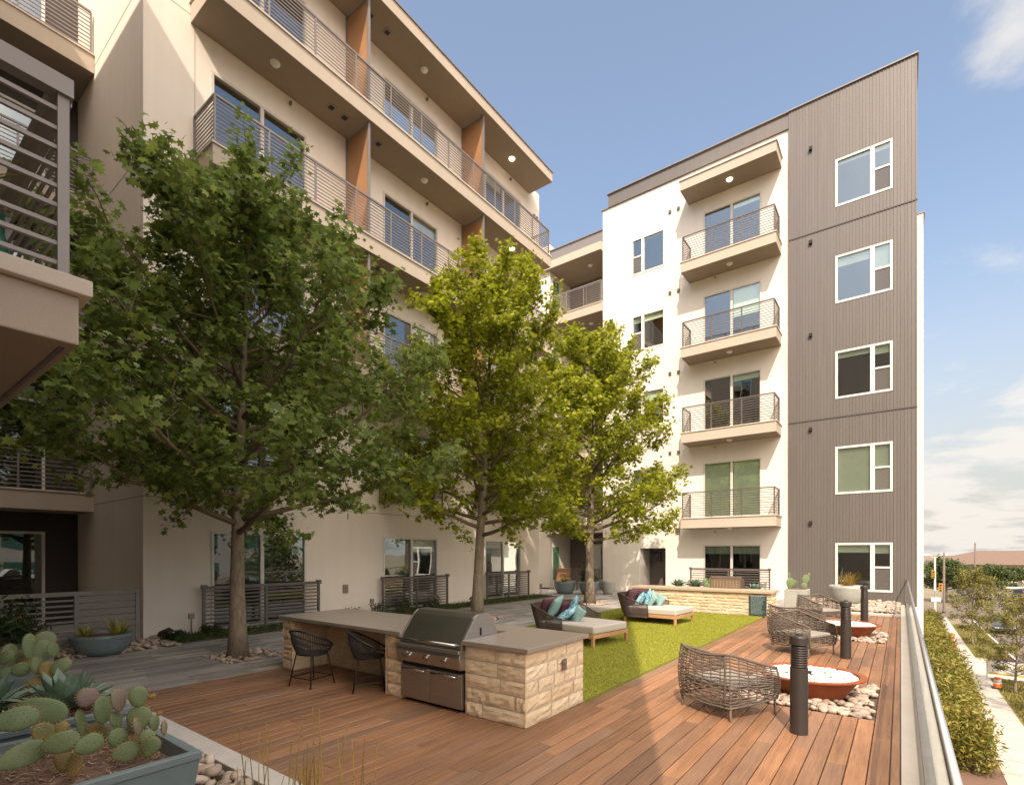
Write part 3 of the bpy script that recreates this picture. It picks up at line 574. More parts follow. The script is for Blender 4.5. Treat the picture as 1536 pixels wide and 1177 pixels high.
for i,f in enumerate(FL[2:]+[16.0]):
    can=i==3
    x1=-10.48 if can else -10.55
    z0,z1=(15.60,15.93) if can else (f-.42,f-.035)
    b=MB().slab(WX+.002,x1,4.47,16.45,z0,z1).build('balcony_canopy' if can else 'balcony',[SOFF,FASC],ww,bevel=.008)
    MB().box(WX+.003,x1+.03,4.44,16.48,z1+.001,z1+.036).build('slab_cap',FLASH if can else TANL,b)
    for k,y in enumerate((5.95,10.4,14.6)): disc(b,'soffit_light',-11.0,y,z0-.001,.085,LAMPON if k==2 and i>1 else LAMPW)
    for y in (7.35,7.72,8.75) if not can else (8.5,9.05): soff(-11.0,y,z0-.001,b)
    for y in (6.6,11.0,15.2): MB().box(WX+.003,WX+.08,y-.02,y+.02,z0-.2,z0-.12).build('sprinkler',RAILG,b)
    if not can:
        railing([(WX+.04,4.53,f),(x1-.06,4.53,f),(x1-.06,16.39,f),(WX+.04,16.39,f)],.98,11).build('railing',RAILG,b)
        for y in (8.17,12.6):
            t1=(15.6 if i==2 else FL[i+3]-.42)
            w_=MB().box(WX+.06,x1-.12,y-.02,y+.02,f+.03,t1-.12).build('privacy_screen',PANELW,ww)
            fr=MB(); fr.box(x1-.12,x1-.06,y-.03,y+.03,f,t1); fr.box(WX+.003,WX+.06,y-.03,y+.03,f,t1); fr.box(WX+.06,x1-.12,y-.028,y+.028,t1-.12,t1-.06); fr.build('screen_frame',RAILG,w_)
for a,b in bays:     # railings fixed across the first floor windows
    railing([(WX+.06,a-.15,3.02),(WX+.06,b+.15,3.02)],.98,11,1.1).build('window_railing',RAIL,ww)
for f in FL[1:]:
    b=MB().slab(-15.74,-14.5,-.2,3.64,f-.42,f-.035).build('recess_balcony',[SOFF,FASC],ww); MB().box(-15.745,-14.47,-.21,3.645,f-.034,f).build('slab_cap',TANL,b)
    railing([(-14.56,.0,f),(-14.56,3.60,f)],.98,10).build('railing',RAILG,b)
for y in (16.75,16.95):
    for z in (14.9,11.7): MB().box(WX,WX+.06,y-.05,y+.05,z-.05,z+.05).build('wall_vent',RAILG,ww)
MB().box(WX,WX+.03,8.05,8.2,.62,.84).build('wall_plaque',mat('wall plaque',(.28,.20,.12),.5,0,.6,25),ww)
fix(ww)
# ---------------- south wing behind the camera (casts the courtyard's shade)
SF=Fr('S',-.25)
sw=thing('apartment_wing','tan apartment wing at the photographers side with a deep balcony overhead','building',(-6,-.25,0))
so_=[(a,a+1.5,f+.5,f+2.1) for f in FL for a in (-13.5,-10.5)]+[(-5.9,-4.3,f+.2,f+2.25) for f in FL[1:]]
mb=MB(); wall(SF,mb,-16,.48,-.1,16.75,so_); mb.add([(.48,-.25,-7.2),(.48,-.25,16.75),(.48,-14,16.75),(.48,-14,-7.2)],[(0,1,2,3)]); mb.box(-15.9,.46,-14,-1.7,-.1,16.7)
mb.build('wall',TAN,sw); MB().box(-16,.5,-14,-.22,16.751,16.8).build('roof_cap',FLASH,sw)
for q in so_: window(sw,SF,*q,'D',.3,.1)
for f in (3.17,6.45,9.73,13.0):
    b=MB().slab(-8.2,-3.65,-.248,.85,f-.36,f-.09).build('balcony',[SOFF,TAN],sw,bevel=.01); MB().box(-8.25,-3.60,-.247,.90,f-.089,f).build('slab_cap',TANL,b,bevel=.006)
    MB().box(-8.1,-3.75,.785,.81,f-.366,f-.3605).build('drip_groove',RAIL,b)
    if f<4:
        mb=MB(); 
        for y in (-.2,.79): mb.box(-3.73,-3.68,y-.025,y+.025,f,f+1.0)
        mb.box(-8.1,-8.05,.77,.82,f,f+1.0)
        for x in (-5.1,-6.6): mb.box(x-.02,x+.02,.77,.81,f,f+.97)
        mb.box(-3.74,-3.66,-.24,.83,f+1.0,f+1.10); mb.box(-8.1,-3.741,.75,.84,f+1.0,f+1.10)
        for k in range(9):
            z=f+.07+k*.105; mb.box(-3.715,-3.695,-.23,.77,z,z+.022); mb.box(-8.1,-3.72,.785,.80,z,z+.022)
        mb.build('railing',RAILG,b)
    else: railing([(-3.7,-.2,f),(-3.7,.8,f),(-8.15,.8,f)],.98,9).build('railing',RAILG,b)
fix(sw)
bp=thing('balcony_planter','emerald green glazed pot with a spiky plant behind the near balcony railing','planter',(-4.45,.40,3.17))
MB().lathe([(.14,0),(.26,.12),(.30,.34),(.25,.50),(.27,.54),(.24,.54),(.22,.48),(0,.46)],28).build('pot',GREENPOT,bp,smooth=True)
def blades(n,l0,l1,wd,curve,m,name,par,base=.05,up=.4,seg=4,z0=0,thick=0):
    mb=MB()
    for i in range(n):
        a=random.uniform(0,6.283); el=random.uniform(up,1.45); L=random.uniform(l0,l1); b=random.uniform(0,base); cx,sx=math.cos(a),math.sin(a)
        px,pz=b,z0; e=el; vs=[]
        for s in range(seg+1):
            t=s/seg; wv=wd*(1-t)**.7*(0.75+.6*t if t<.4 else 1.0)+.0008
            vs+= [(px*cx-wv*sx,px*sx+wv*cx,pz),(px*cx+wv*sx,px*sx-wv*cx,pz)]
            px+=math.cos(e)*L/seg; pz+=math.sin(e)*L/seg; e-=curve*random.uniform(.5,1.4)/seg
        mb.add(vs,[(2*s,2*s+1,2*s+3,2*s+2) for s in range(seg)])
    return mb.build(name,m,par)
blades(40,.3,.6,.014,1.1,YUCC,'foliage',bp,.06,.5,5,.47)
# ---------------- railings on the ground in front of the west wing's windows
def patio_railing(a,b,label,x=-11.30,h=.98,ax='W',knob=True):
    L=b-a
    if ax=='W': t=thing('patio_railing',label,'railing',(x,a,0),math.pi/2,'slatted railings in front of the ground floor windows')
    else: t=thing('patio_railing',label,'railing',(a,x,0),0,'slatted railings in front of the ground floor windows')
    for p in (0,L):
        mb=MB().box(p-.025,p+.025,-.025,.025,0,h-.061)
        if knob: mb.box(p-.045,p+.045,-.06,.045,h-.0605,h+.03)
        mb.build('post',RAIL,t)
    MB().box(L/2-.03,L/2+.03,-.02,.02,0,h-.066).build('post',RAIL,t)
    MB().box(.03,L-.03,-.03,.03,h-.065,h).build('top_rail',RAIL,t)
    mb=MB()
    for k in range(11): z=.06+k*(h-.18)/10; mb.box(.026,L-.026,-.012,.012,z,z+.028)
    mb.build('slats',RAIL,t); return t
patio_railing(4.62,7.2,'dark bronze slatted railing behind the trunk of the largest oak')
patio_railing(9.15,11.65,'dark bronze slatted railing behind the grill hood between two oak trunks')
patio_railing(13.6,16.05,'dark bronze slatted railing just right of the middle oak trunk')
patio_railing(-6.55,-3.75,'bronze railing of the white facade behind the far stone counter',20.3,1.08,'N')
patio_railing(-12.9,-10.65,'dark slatted railing behind the planters of the shaded far corner',20.55,.95,'N',False)
f=thing('patio_fence','taupe board fence behind the blue grey bowl planter at the wall corner','fence',(-11.25,.6,0))
for y in (0,1.05,1.98,2.86): MB().box(-.03,.03,y-.03,y+.03,-.1,.929).build('post',RAILG,f)
MB().box(-.035,.035,-.02,2.88,.93,1.0).build('top_rail',RAILG,f)
mb=MB()
for k in range(8): mb.box(-.012,.012,2.01,2.83,.0+k*.115,.0+k*.115+.102)
mb.build('boards',RAILG,f)
mb=MB()
for k in range(5): mb.box(-.012,.012,.02,1.98,.48+k*.09,.48+k*.09+.03)
for k in range(4): mb.box(-.012,.012,.02,1.98,.0+k*.115,.0+k*.115+.102)
mb.build('slats',RAILG,f)
ws=thing('wood_screen','orange cedar slat screen in the shaded far corner by the planters','screen',(-12.3,20.35,0))
mb=MB()
for k in range(8): mb.box(-.42,.3,-.012,.012,.05+k*.115,.05+k*.115+.1)
mb.build('slats',PANELW,ws); MB().box(-.46,-.42,-.02,.02,0,1).build('post',RAIL,ws); MB().box(.30,.34,-.02,.02,0,1).build('post',RAIL,ws)
# ---------------- glass railing along the deck edge
gr=thing('glass_railing','frameless glass railing with round steel handrail along the deck edge','railing',(.16,0,0))
GZ=.80
for k in range(11): 
    y0=-.2+k*1.9; y1=min(y0+1.89,20.68); MB().add([(.006,y0+.01,.03),(.006,y1,.03),(.006,y1,GZ-.02),(.006,y0+.01,GZ-.02)],[(0,1,2,3)]).build('glass_panel',RGLASS,gr)
MB().tube([(.006,-.2,GZ),(.006,20.69,GZ)],.020,14).build('handrail',HANDR,gr,smooth=True)
MB().box(-.025,.04,-.2,20.69,.0045,.07).build('base_shoe',mat('aluminium shoe',(.34,.32,.29),.4,.6),gr,bevel=.004)
# ============================================================ TREES
def tree(name,label,loc,h,env,trunk_r,leafm,nleaf,leafsz,z0,group,shape=OAK,nl=30,seed=1,lean=(0,0),barkm=None,clump=34,twig=.42):
    global rng
    rng=np.random.default_rng(seed); rd=random.Random(seed)
    t=thing(name,label,'tree',loc,0,group)
    barkm=barkm or BARK
    tk=[]; N=14
    for i in range(N+1):
        f=i/N; z=h*.93*f; tk.append(Vector((lean[0]*f*f+.05*math.sin(5*f+seed),lean[1]*f*f+.05*math.cos(4*f+seed)-.05,z)))
    rr=[trunk_r*(1.35 if i==0 else 1.08 if i==1 else 1)*(1-.93*(i/N)**.9)+.008 for i in range(N+1)]
    tk[0].z=-.03
    MB().tube(tk,rr,14).build('trunk',barkm,t,smooth=True)
    def at(z):
        f=max(0,min(1,z/(h*.93)))*N; i=min(int(f),N-1); return tk[i].lerp(tk[i+1],f-i)
    cl=[];cd=[]
    E=[e[0] for e in env]; Rr=[e[1] for e in env]
    lim=[]
    for i in range(nl):
        f=(i+.5)/nl; zs=z0+(h*.86-z0)*f**1.1; a=i*2.39996+rd.uniform(-.35,.35)
        ele=.25+.75*f+rd.uniform(-.12,.15)          # elevation grows upward
        p=at(zs); q=0
        # march out until the envelope is met
        L=.3
        while L<6:
            z=zs+L*math.sin(ele); r=L*math.cos(ele)
            if z>h or r>np.interp(z,E,Rr)*rd.uniform(.93,1.07): break
            L+=.1
        L=max(.5,L)*rd.uniform(.92,1.06)
        d=Vector((math.cos(a)*math.cos(ele),math.sin(a)*math.cos(ele),math.sin(ele)))
        pts=[];K=6
        for k in range(K+1):
            g=k/K; pts.append(p+d*L*g+Vector((0,0,.16*L*(g*g-g)*-.0+.10*L*g*g-.10*L*g))+Vector((rd.gauss(0,.035),rd.gauss(0,.035),rd.gauss(0,.03)))*L*g*.6)
        rb=max(.012,trunk_r*.40*(1-f*.6))
        lim.append((pts,[rb*(1-.9*k/K)+.004 for k in range(K+1)],L,d))
    br=MB();tw=MB()
    for pts,rs,L,d in lim:
        MB_=br.tube(pts,rs,7)
        ns=max(4,int(L*4.6))
        for j in range(ns):
            g=.22+.78*(j+rd.random())/ns; f=g*6; i=min(int(f),5); b=pts[i].lerp(pts[i+1],f-i)
            perp=Vector((rd.gauss(0,1),rd.gauss(0,1),rd.gauss(.25,.7))); sd=(d*.75+perp.normalized()*.95).normalized(); sl=rd.uniform(.35,.95)*(1.15-g*.55)*min(1.2,.45+L*.32)
            e=b+sd*sl+Vector((0,0,.10*sl)); mid=b.lerp(e,.5)+Vector((rd.gauss(0,.04),rd.gauss(0,.04),-.02))
            tw.tube([b,mid,e],[.009,.006,.003],4,cap=False)
            for g2 in (.45,.8,1.05): 
                c=b.lerp(e,g2); cl.append(c); cd.append(sd)
        cl.append(pts[-1]); cd.append(d); cl.append(pts[-1]+d*.2); cd.append(d)
    for k in range(int(nl*.9)):      # young shoots that break the outline
        b=cl[rd.randrange(len(cl))]
        if b.z<z0+(h-z0)*rd.uniform(.25,.8): continue
        L=rd.uniform(.25,.6)*min(1.2,leafsz/.118); e=b+Vector((rd.gauss(0,.22)*L,rd.gauss(0,.22)*L,L)); tw.tube([b,b.lerp(e,.5)+Vector((rd.gauss(0,.03),0,0)),e],[.007,.005,.003],4,cap=False)
        for g2 in (.3,.5,.7,.85,1): cl.append(b.lerp(e,g2)); cd.append(Vector((0,0,.4)))
    for k in range(6):
        c=at(h*.93-.15*k)+Vector((rd.gauss(0,.1),rd.gauss(0,.1),.1)); cl.append(c); cd.append(Vector((0,0,1)))
    br.build('branches',TWIG,t,smooth=True)
    if twig: tw.build('twigs',TWIG,t)
    C=np.array([tuple(c) for c in cl]); D=np.array([tuple(c) for c in cd])
    wts=rng.uniform(.15,1.8,len(C)); wts/=wts.sum()
    idx=rng.choice(len(C),nleaf,p=wts)
    pos=C[idx]+rng.normal(size=(nleaf,3))*np.array([.105,.105,.085])*leafsz/.13*1.05+D[idx]*rng.uniform(-.12,.16,(nleaf,1))
    nr=rng.normal(size=(nleaf,3))*.75+np.array([0,0,.9])+.3*D[idx]
    kp=pos[:,2]>z0-.35; pos=pos[kp];nr=nr[kp]
    sz=rng.uniform(.75,1.2,len(pos))*leafsz
    npmesh('crown',leaves(pos,nr,sz,shape),len(shape),leafm,t)
    return t
GO='young oaks in a row along the grey path'
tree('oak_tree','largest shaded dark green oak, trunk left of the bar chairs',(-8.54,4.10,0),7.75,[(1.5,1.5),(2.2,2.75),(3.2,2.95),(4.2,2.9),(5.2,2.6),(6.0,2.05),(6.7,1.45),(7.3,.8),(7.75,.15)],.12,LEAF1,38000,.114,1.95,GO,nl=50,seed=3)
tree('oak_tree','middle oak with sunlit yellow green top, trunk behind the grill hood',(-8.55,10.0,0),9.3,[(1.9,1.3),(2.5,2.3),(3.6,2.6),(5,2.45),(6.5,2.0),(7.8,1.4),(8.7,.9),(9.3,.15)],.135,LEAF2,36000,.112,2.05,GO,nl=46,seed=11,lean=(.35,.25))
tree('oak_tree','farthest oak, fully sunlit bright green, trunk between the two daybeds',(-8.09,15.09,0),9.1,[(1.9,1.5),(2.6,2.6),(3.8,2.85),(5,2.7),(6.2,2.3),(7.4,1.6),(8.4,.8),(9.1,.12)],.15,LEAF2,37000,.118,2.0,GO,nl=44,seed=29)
rng=np.random.default_rng(5)
# ============================================================ STONE BARS
def blockwall(mb,mo,x0,x1,y,z0,z1,rows,axis,out,lmin=.2,lmax=.48,seed=0):
    """rough limestone blocks on one face; axis 0: face runs along x at y (normal -y*out), axis 1: along y"""
    rd=random.Random(seed); rh=(z1-z0)/rows
    for r in range(rows):
        a=x0
        while a<x1-1e-3:
            L=rd.uniform(lmin,lmax)
            if x1-a-L<.12: L=x1-a
            b=min(a+L,x1); g=.005; p=rd.uniform(.0,.008); za=z0+r*rh+g; zb=z0+(r+1)*rh-g
            # front grid 5x3, irregular
            nx=6;nz=4; V=[];Fc=[]
            for j in range(nz+1):
                for i in range(nx+1):
                    ed=(i in(0,nx)) or (j in(0,nz)); o=(.0065+p*.4 if ed else .012+p+rd.uniform(-.007,.008))
                    aa=a+g+(b-a-2*g)*i/nx; zz=za+(zb-za)*j/nz
                    V.append((aa,y+out*o,zz) if axis==0 else (y+out*o,aa,zz))
            for j in range(nz):
                for i in range(nx): q=j*(nx+1)+i; Fc.append((q,q+1,q+nx+2,q+nx+1))
            mb.add(V,Fc); a=b
CX0,CX1,CY0,CY1,CZ=-7.13,-2.82,3.96,5.08,.715
ct=thing('outdoor_kitchen','limestone block outdoor kitchen counter on the wood deck with a grill set in its middle','counter',(-5,4.5,0))
mo=MB(); mo.box(-3.60,CX1-.02,CY0+.02,CY1-.02,0,CZ); mo.box(-4.84,-4.56,CY0+.02,CY1-.02,0,CZ); mo.box(-4.56,-3.60,4.62,CY1-.021,0,CZ-.001); mo.box(CX0+.02,-6.88,CY0+.02,CY1-.02,0,CZ); mo.box(-6.88,-4.84,4.52,CY1-.022,0,CZ-.002)
mo.build('mortar_core',MORT,ct)
sb=MB(); 
blockwall(sb,mo,-3.60,CX1,CY0+.02,0,CZ,5,0,-1,seed=1); blockwall(sb,mo,CY0,CY1,CX1-.02,0,CZ,5,1,1,seed=2,lmin=.18)
blockwall(sb,mo,-4.84,-4.56,CY0+.02,0,CZ,5,0,-1,.3,.4,seed=3); blockwall(sb,mo,CY0,CY1,-4.84,0,CZ,5,1,-1,seed=4)
blockwall(sb,mo,CX0,-6.88,CY0+.02,0,CZ,5,0,-1,.3,.4,seed=5); blockwall(sb,mo,-6.88,-4.84,4.52,0,CZ,5,0,-1,seed=6); blockwall(sb,mo,CY0,4.52,-6.88,0,CZ,5,1,1,seed=7)
blockwall(sb,mo,CX0,CX1,CY1-.02,0,CZ,5,0,1,seed=8); blockwall(sb,mo,CY0,CY1,CX0+.02,0,CZ,5,1,-1,seed=9)
sb.build('stone_blocks',LIME,ct)
MB().box(CX0-.04,-4.555,CY0-.035,CY1+.03,CZ+.001,CZ+.048).build('countertop',TOPC,ct,bevel=.005)
MB().box(-3.605,CX1+.045,CY0-.035,CY1+.03,CZ+.001,CZ+.048).build('countertop',TOPC,ct,bevel=.005)
MB().box(-4.555,-3.605,4.70,CY1+.029,CZ+.001,CZ+.047).build('countertop',TOPC,ct)
pl=MB().box(CX1+.012,CX1+.018,4.60,4.68,.44,.56).build('outlet',STEEL,ct,bevel=.003); MB().box(CX1+.018,CX1+.03,4.625,4.655,.49,.525).build('socket',CHROME,pl)
fix(ct)
# grill
gl=thing('gas_grill','stainless steel built in gas grill with closed dark hood and two cabinet doors','grill',(-4.08,3.95,0))
GX0,GX1=-.475,.475
MB().box(GX0+.01,GX1-.01,.03,.62,.035,.40).build('cabinet',STEELD,gl)
MB().box(GX0+.03,GX1-.03,.05,.6,.0,.034).build('toe_kick',BLACK,gl)
for x0,x1,hx in ((GX0+.012,-.003,0),(.003,GX1-.012,0)):
    d=MB().box(x0,x1,-.012,.028,.04,.405).build('door',STEEL,gl,bevel=.004)
    hb=MB(); hb.tube([(x0+.05,-.05,.375),(x1-.05,-.05,.375)],.011,10)
    for x in (x0+.06,x1-.06): hb.tube([(x,-.012,.375),(x,-.05,.375)],.010,8)
    hb.build('door_handle',CHROME,d,smooth=True)
MB().box(GX0+.02,GX1-.02,.0,.03,.415,.44).build('gap_panel',BLACK,gl)
pn=MB().prism([(-.055,.62),(-.075,.58),(-.045,.455),(.03,.445),(.03,.62)],0,GX0-.01,GX1+.01).build('control_panel',STEEL,gl,bevel=.006)
for x in (-.33,-.27,.0,.07-.02,.27):
    if x in (.05,): continue
    k=MB(); c=Vector((x,-.062,.535)); n=Vector((0,-1,.25)).normalized(); k.tube([c,c+n*.012,c+n*.0121,c+n*.045],[.036,.034,.024,.021],20); k.build('knob',CHROME,gl,smooth=False)
MB().box(GX0-.012,GX1+.012,-.085,.72,.6205,.655).build('grill_shelf',STEEL,gl,bevel=.008)
prof=[(-.03,.656),(-.03,.70),(.18,.965),(.24,1.005),(.40,1.01),(.50,.945),(.56,.80),(.56,.656)]
hd=MB().prism(prof,0,GX0+.025,GX1-.025).build('hood',STEELD,gl,bevel=.006)
for x in (GX0+.0245,GX1-.0245): 
    s=-1 if x<0 else 1
    pr=[(a,b) for a,b in prof]; MB().prism(pr,0,x,x+s*.022).build('hood_end',STEEL,hd,bevel=.004)
hh=MB(); hh.tube([(GX0+.03,-.095,.715),(GX1-.03,-.095,.715)],.013,12)
for x in (GX0+.05,GX1-.05): hh.tube([(x,-.03,.705),(x,-.095,.715)],.014,10)
hh.build('hood_handle',CHROME,hd,smooth=True)
MB().box(GX1+.0,GX1+.004,.27,.29,.78,.86).build('vent_slot',BLACK,hd); MB().tube([(GX1-.003,.33,.715),(GX1+.025,.33,.715)],.022,12).build('hinge_knob',CHROME,hd)
# far stone bar
fb=thing('stone_bar','long low limestone bar at the far end of the lawn','counter',(-4.5,15,0))
FX0,FX1,FY0,FY1,FZ=-6.5,-2.66,14.66,15.4,.60
MB().box(FX0+.02,FX1-.02,FY0+.02,FY1-.02,-.01,FZ).build('mortar_core',MORT,fb)
sb=MB(); blockwall(sb,None,FX0,FX1,FY0+.02,0,FZ,7,0,-1,.12,.5,seed=21); blockwall(sb,None,FY0,FY1,FX1-.02,0,FZ,7,1,1,.12,.4,seed=22); blockwall(sb,None,FY0,FY1,FX0+.02,0,FZ,7,1,-1,.12,.4,seed=23); sb.build('stone_blocks',LIMEF,fb)
MB().box(FX0-.04,FX1+.04,FY0-.05,FY1+.05,FZ+.001,FZ+.065).build('countertop',TOPL,fb,bevel=.006)
fix(fb)
sg=thing('sign','dark green rules sign with pale lines of lettering fixed to the far stone bar','sign',(-2.98,14.63,.30))
MB().box(-.21,.21,-.012,.0,-.26,.26).build('sign_board',SIGNG,sg)
mb=MB(); rr=random.Random(4); z=.20
mb.box(-.19,.19,-.0145,-.0125,.225,.25)
while z>-.24:
    x=-.17
    end=rr.uniform(.06,.17)
    while x<end:
        l=rr.uniform(.02,.07); mb.box(x,min(x+l,end+.01),-.0145,-.0125,z,z+.013); x+=l+.012
    z-=.031
mb.build('lettering',SIGNT,sg)
g2=thing('gas_grill','brown perforated back of the second grill on the far stone bar','grill',(-3.95,15.25,FZ+.066))
bk=MB().box(-.40,.40,-.02,.0,0,.27).build('back_panel',mat('brown grill back',(.24,.17,.115),.45,.4),g2)
mb=MB()
for r in range(3):
    for c in range(8): mb.box(-.31+c*.085,-.28+c*.085,-.0235,-.0205,.06+r*.06,.075+r*.06)
mb.build('slots',mat('slot rim',(.5,.4,.3),.4),bk)
MB().prism([(.001,0),(.001,.30),(.05,.33),(.3,.25),(.4,0)],0,-.42,.42).build('hood',mat('brown grill hood',(.15,.105,.075),.4,.5),g2,bevel=.01)
# ============================================================ BAR CHAIRS
def bar_chair(loc,rz,label):
    t=thing('bar_chair',label,'chair',loc,rz,'charcoal rope chairs at the outdoor kitchen')
    # faces +y
    def ring(r1,r2,z,n=36,tilt=0,yo=0): return [(r1*math.sin(2*math.pi*i/n),yo-r2*math.cos(2*math.pi*i/n),z+tilt*math.cos(2*math.pi*i/n)) for i in range(n)]
    seat=ring(.185,.18,.40); top=ring(.275,.24,.585,36,.125,-.01)
    MB().tube(seat,.009,8,closed=True).build('seat_ring',BLACK,t,smooth=True); MB().tube(top,.011,8,closed=True).build('top_ring',BLACK,t,smooth=True)
    mb=MB()
    for i in range(72):
        a=2*math.pi*i/72
        if math.cos(a)<-.62: continue
        p=Vector((.185*math.sin(a),-.18*math.cos(a),.40)); q=Vector((.265*math.sin(a),-.01-.235*math.cos(a),.585+.125*math.cos(a)))
        mb.tube([p,p.lerp(q,.5)+Vector((math.sin(a),-math.cos(a),0))*.02,q],.0048,5,cap=False)
    mb.build('rope_back',ROPE,t)
    mb=MB()
    mb.lathe([(0,.385),(.18,.392),(.184,.402),(0,.398)],36); mb.build('seat',ROPE,t)
    for sx in (-1,1):
        for sy in (-1,1):
            a=Vector((sx*.135,sy*.125,.40)); b=Vector((sx*.195,sy*.185,0)); MB().tube([a,b],.0085,8).build('leg',BLACK,t,smooth=True)
    mb=MB(); c=[(-.178,-.168,.11),(.178,-.168,.11),(.178,.168,.11),(-.178,.168,.11)]
    for i in range(4): mb.tube([c[i],c[(i+1)%4]],.0065,6)
    mb.build('foot_rail',BLACK,t); return t
bar_chair((-5.95,3.70,0),R(8),'charcoal rope bar chair farther left at the stone counter, seen square from behind')
bar_chair((-5.2,4.0,0),R(-38),'charcoal rope bar chair next to the stone pier, turned towards the grill')
# ============================================================ DAYBEDS
def daybed(loc,rz,label):
    """local: foot end at +x, width along y"""
    t=thing('daybed',label,'daybed',loc,rz,'teak and rope daybeds on the lawn')
    L,Wd=1.36,1.12
    mb=MB(); mb.box(.03,L,0,.05,.155,.225); mb.box(.03,L,Wd-.05,Wd,.155,.225); mb.box(L-.05,L-.002,.05,Wd-.05,.156,.224); mb.box(.03,.08,.05,Wd-.05,.156,.224)
    for i in range(8): mb.box(.1+i*.15,.2+i*.15,.05,Wd-.05,.20,.218)
    mb.build('frame',TEAK,t,bevel=.004)
    for x in (.06,L-.055):
        for y in (.0,Wd-.055): MB().box(x+.001,x+.053,y+.001,y+.054,0,.1545).build('leg',TEAK,t,bevel=.004)
    # mattress
    MB().box(.06,L-.01,.02,Wd-.02,.228,.37).build('mattress',MATT,t,bevel=.03)
    # rope shell: u shaped, leaning outward
    path=[]
    def add(x,y): path.append((x,y))
    for i in range(9): add(.70-.50*i/8,-.03)
    for i in range(1,8): a=math.pi/2*i/8; add(.20-.23*math.sin(a),.20-.23*math.cos(a))
    for i in range(17): add(-.03,.20+(Wd-.40)*i/16)
    for i in range(1,8): a=math.pi/2*i/8; add(.20-.23*math.cos(a),Wd-.20+.23*math.sin(a))
    for i in range(9): add(.20+.50*i/8,Wd+.03)
    n=len(path); bot=[];top=[]
    cx,cy=.6,Wd/2
    for i,(x,y) in enumerate(path):
        back=max(0,min(1,(.62-x)/.5)); zt=.46+.22*back**1.3; out=.05+.10*back
        dx,dy=x-cx,y-cy; dl=math.hypot(dx,dy); 
        bot.append(Vector((x,y,.15))); top.append(Vector((x+dx/dl*out*(1 if x<.3 else .3),y+(dy/dl)*out*.8,zt)))
    rl=MB(); rl.tube(top,.013,8); rl.tube(bot,.013,8); rl.tube([bot[0],top[0]],.013,8); rl.tube([bot[-1],top[-1]],.013,8); rl.build('shell_frame',WICKD,t,smooth=True)
    mb=MB()
    for i in range(n-1):
        for k in range(3):
            f=k/3; p=bot[i].lerp(bot[i+1],f); q=top[i].lerp(top[i+1],f); mb.tube([p,p.lerp(q,.5)+(q-p).cross(Vector((0,0,1)))*.0,q],.0075,5,cap=False)
    mb.build('rope_shell',WICKD,t)
    return t
d1=daybed((-5.62,8.20,0),R(-7.4),'nearer daybed half in shade behind the stone counter, beige mattress on teak legs')
d2=daybed((-5.42,11.62,0),R(-2.5),'farther daybed fully in sun in front of the low stone bar')
def pillow(loc,w,h,th,rx,ry,rz,m,label,cat='cushion',group=None,seed=0):
    rd=random.Random(seed); N=14; V=[];F=[]
    for s in (1,-1):
        for j in range(N+1):
            for i in range(N+1):
                u=2*i/N-1;v=2*j/N-1
                tk=th/2*((1-abs(u)**2.6)*(1-abs(v)**2.6))**.55*(1+.06*math.sin(5*u+seed)*math.cos(4*v))
                pin=1-.09*(1-abs(u*v))*max(abs(u),abs(v))**4
                V.append((u*w/2*pin,s*tk,v*h/2*pin))
    o=(N+1)**2
    for j in range(N):
        for i in range(N):
            q=j*(N+1)+i; F.append((q,q+1,q+N+2,q+N+1)); F.append((o+q+N+1,o+q+N+2,o+q+1,o+q))
    ob=MB().add(V,F).build('cushion',m,smooth=True)
    bm=bmesh.new(); bm.from_mesh(ob.data); bmesh.ops.remove_doubles(bm,verts=bm.verts,dist=1e-5); bm.to_mesh(ob.data); bm.free()
    ob.location=loc; ob.rotation_euler=(rx,ry,rz); return tag(ob,label,cat,group)
def on(d,x,y,z):
    a=d.rotation_euler.z; return (d.location.x+x*math.cos(a)-y*math.sin(a),d.location.y+x*math.sin(a)+y*math.cos(a),z)
G='loose cushions on the daybeds'
q=R(90)
pillow(on(d1,.10,.30,.58),.54,.46,.17,R(-20),0,R(-90-7),MAROON,'maroon back cushion of the nearer daybed behind the leaning teal cushion',group=G,seed=1)
pillow(on(d1,.10,.85,.50),.50,.40,.17,R(-20),0,R(-90-4),MAROON,'maroon back cushion of the nearer daybed behind the upright blue patterned cushion',group=G,seed=2)
pillow(on(d1,.26,.28,.62),.46,.46,.14,R(-28),R(8),R(-80),TEAL,'teal cushion leaning high at the left on the nearer daybed',group=G,seed=3)
pillow(on(d1,.40,.44,.47),.50,.46,.13,R(-58),R(10),R(-70),PATT,'blue patterned cushion lying low between teal cushions on the nearer daybed',group=G,seed=4)
pillow(on(d1,.27,.84,.60),.48,.42,.14,R(-22),R(4),R(-62),PATT,'blue patterned cushion standing upright at the right of the nearer daybed',group=G,seed=5)
pillow(on(d1,.60,.52,.475),.46,.36,.13,R(-38),R(12),R(-40),TEAL,'teal cushion lying in front on the nearer daybed mattress',group=G,seed=6)
pillow(on(d2,.10,.30,.58),.54,.44,.18,R(-20),0,R(-90-2),MAROON,'maroon back cushion at the left of the farther daybed',group=G,seed=7)
pillow(on(d2,.10,.86,.56),.54,.40,.16,R(-22),0,R(-90+2),MAROON,'maroon back cushion at the right of the farther daybed by the stone bar',group=G,seed=8)
pillow(on(d2,.28,.45,.52),.46,.40,.13,R(-32),R(-8),R(-76),PATT,'blue patterned cushion next to the maroon cushion on the farther daybed',group=G,seed=9)
pillow(on(d2,.36,.68,.54),.42,.40,.13,R(-22),R(18),R(-66),PATT,'blue patterned cushion tilted behind the pale ones on the farther daybed',group=G,seed=10)
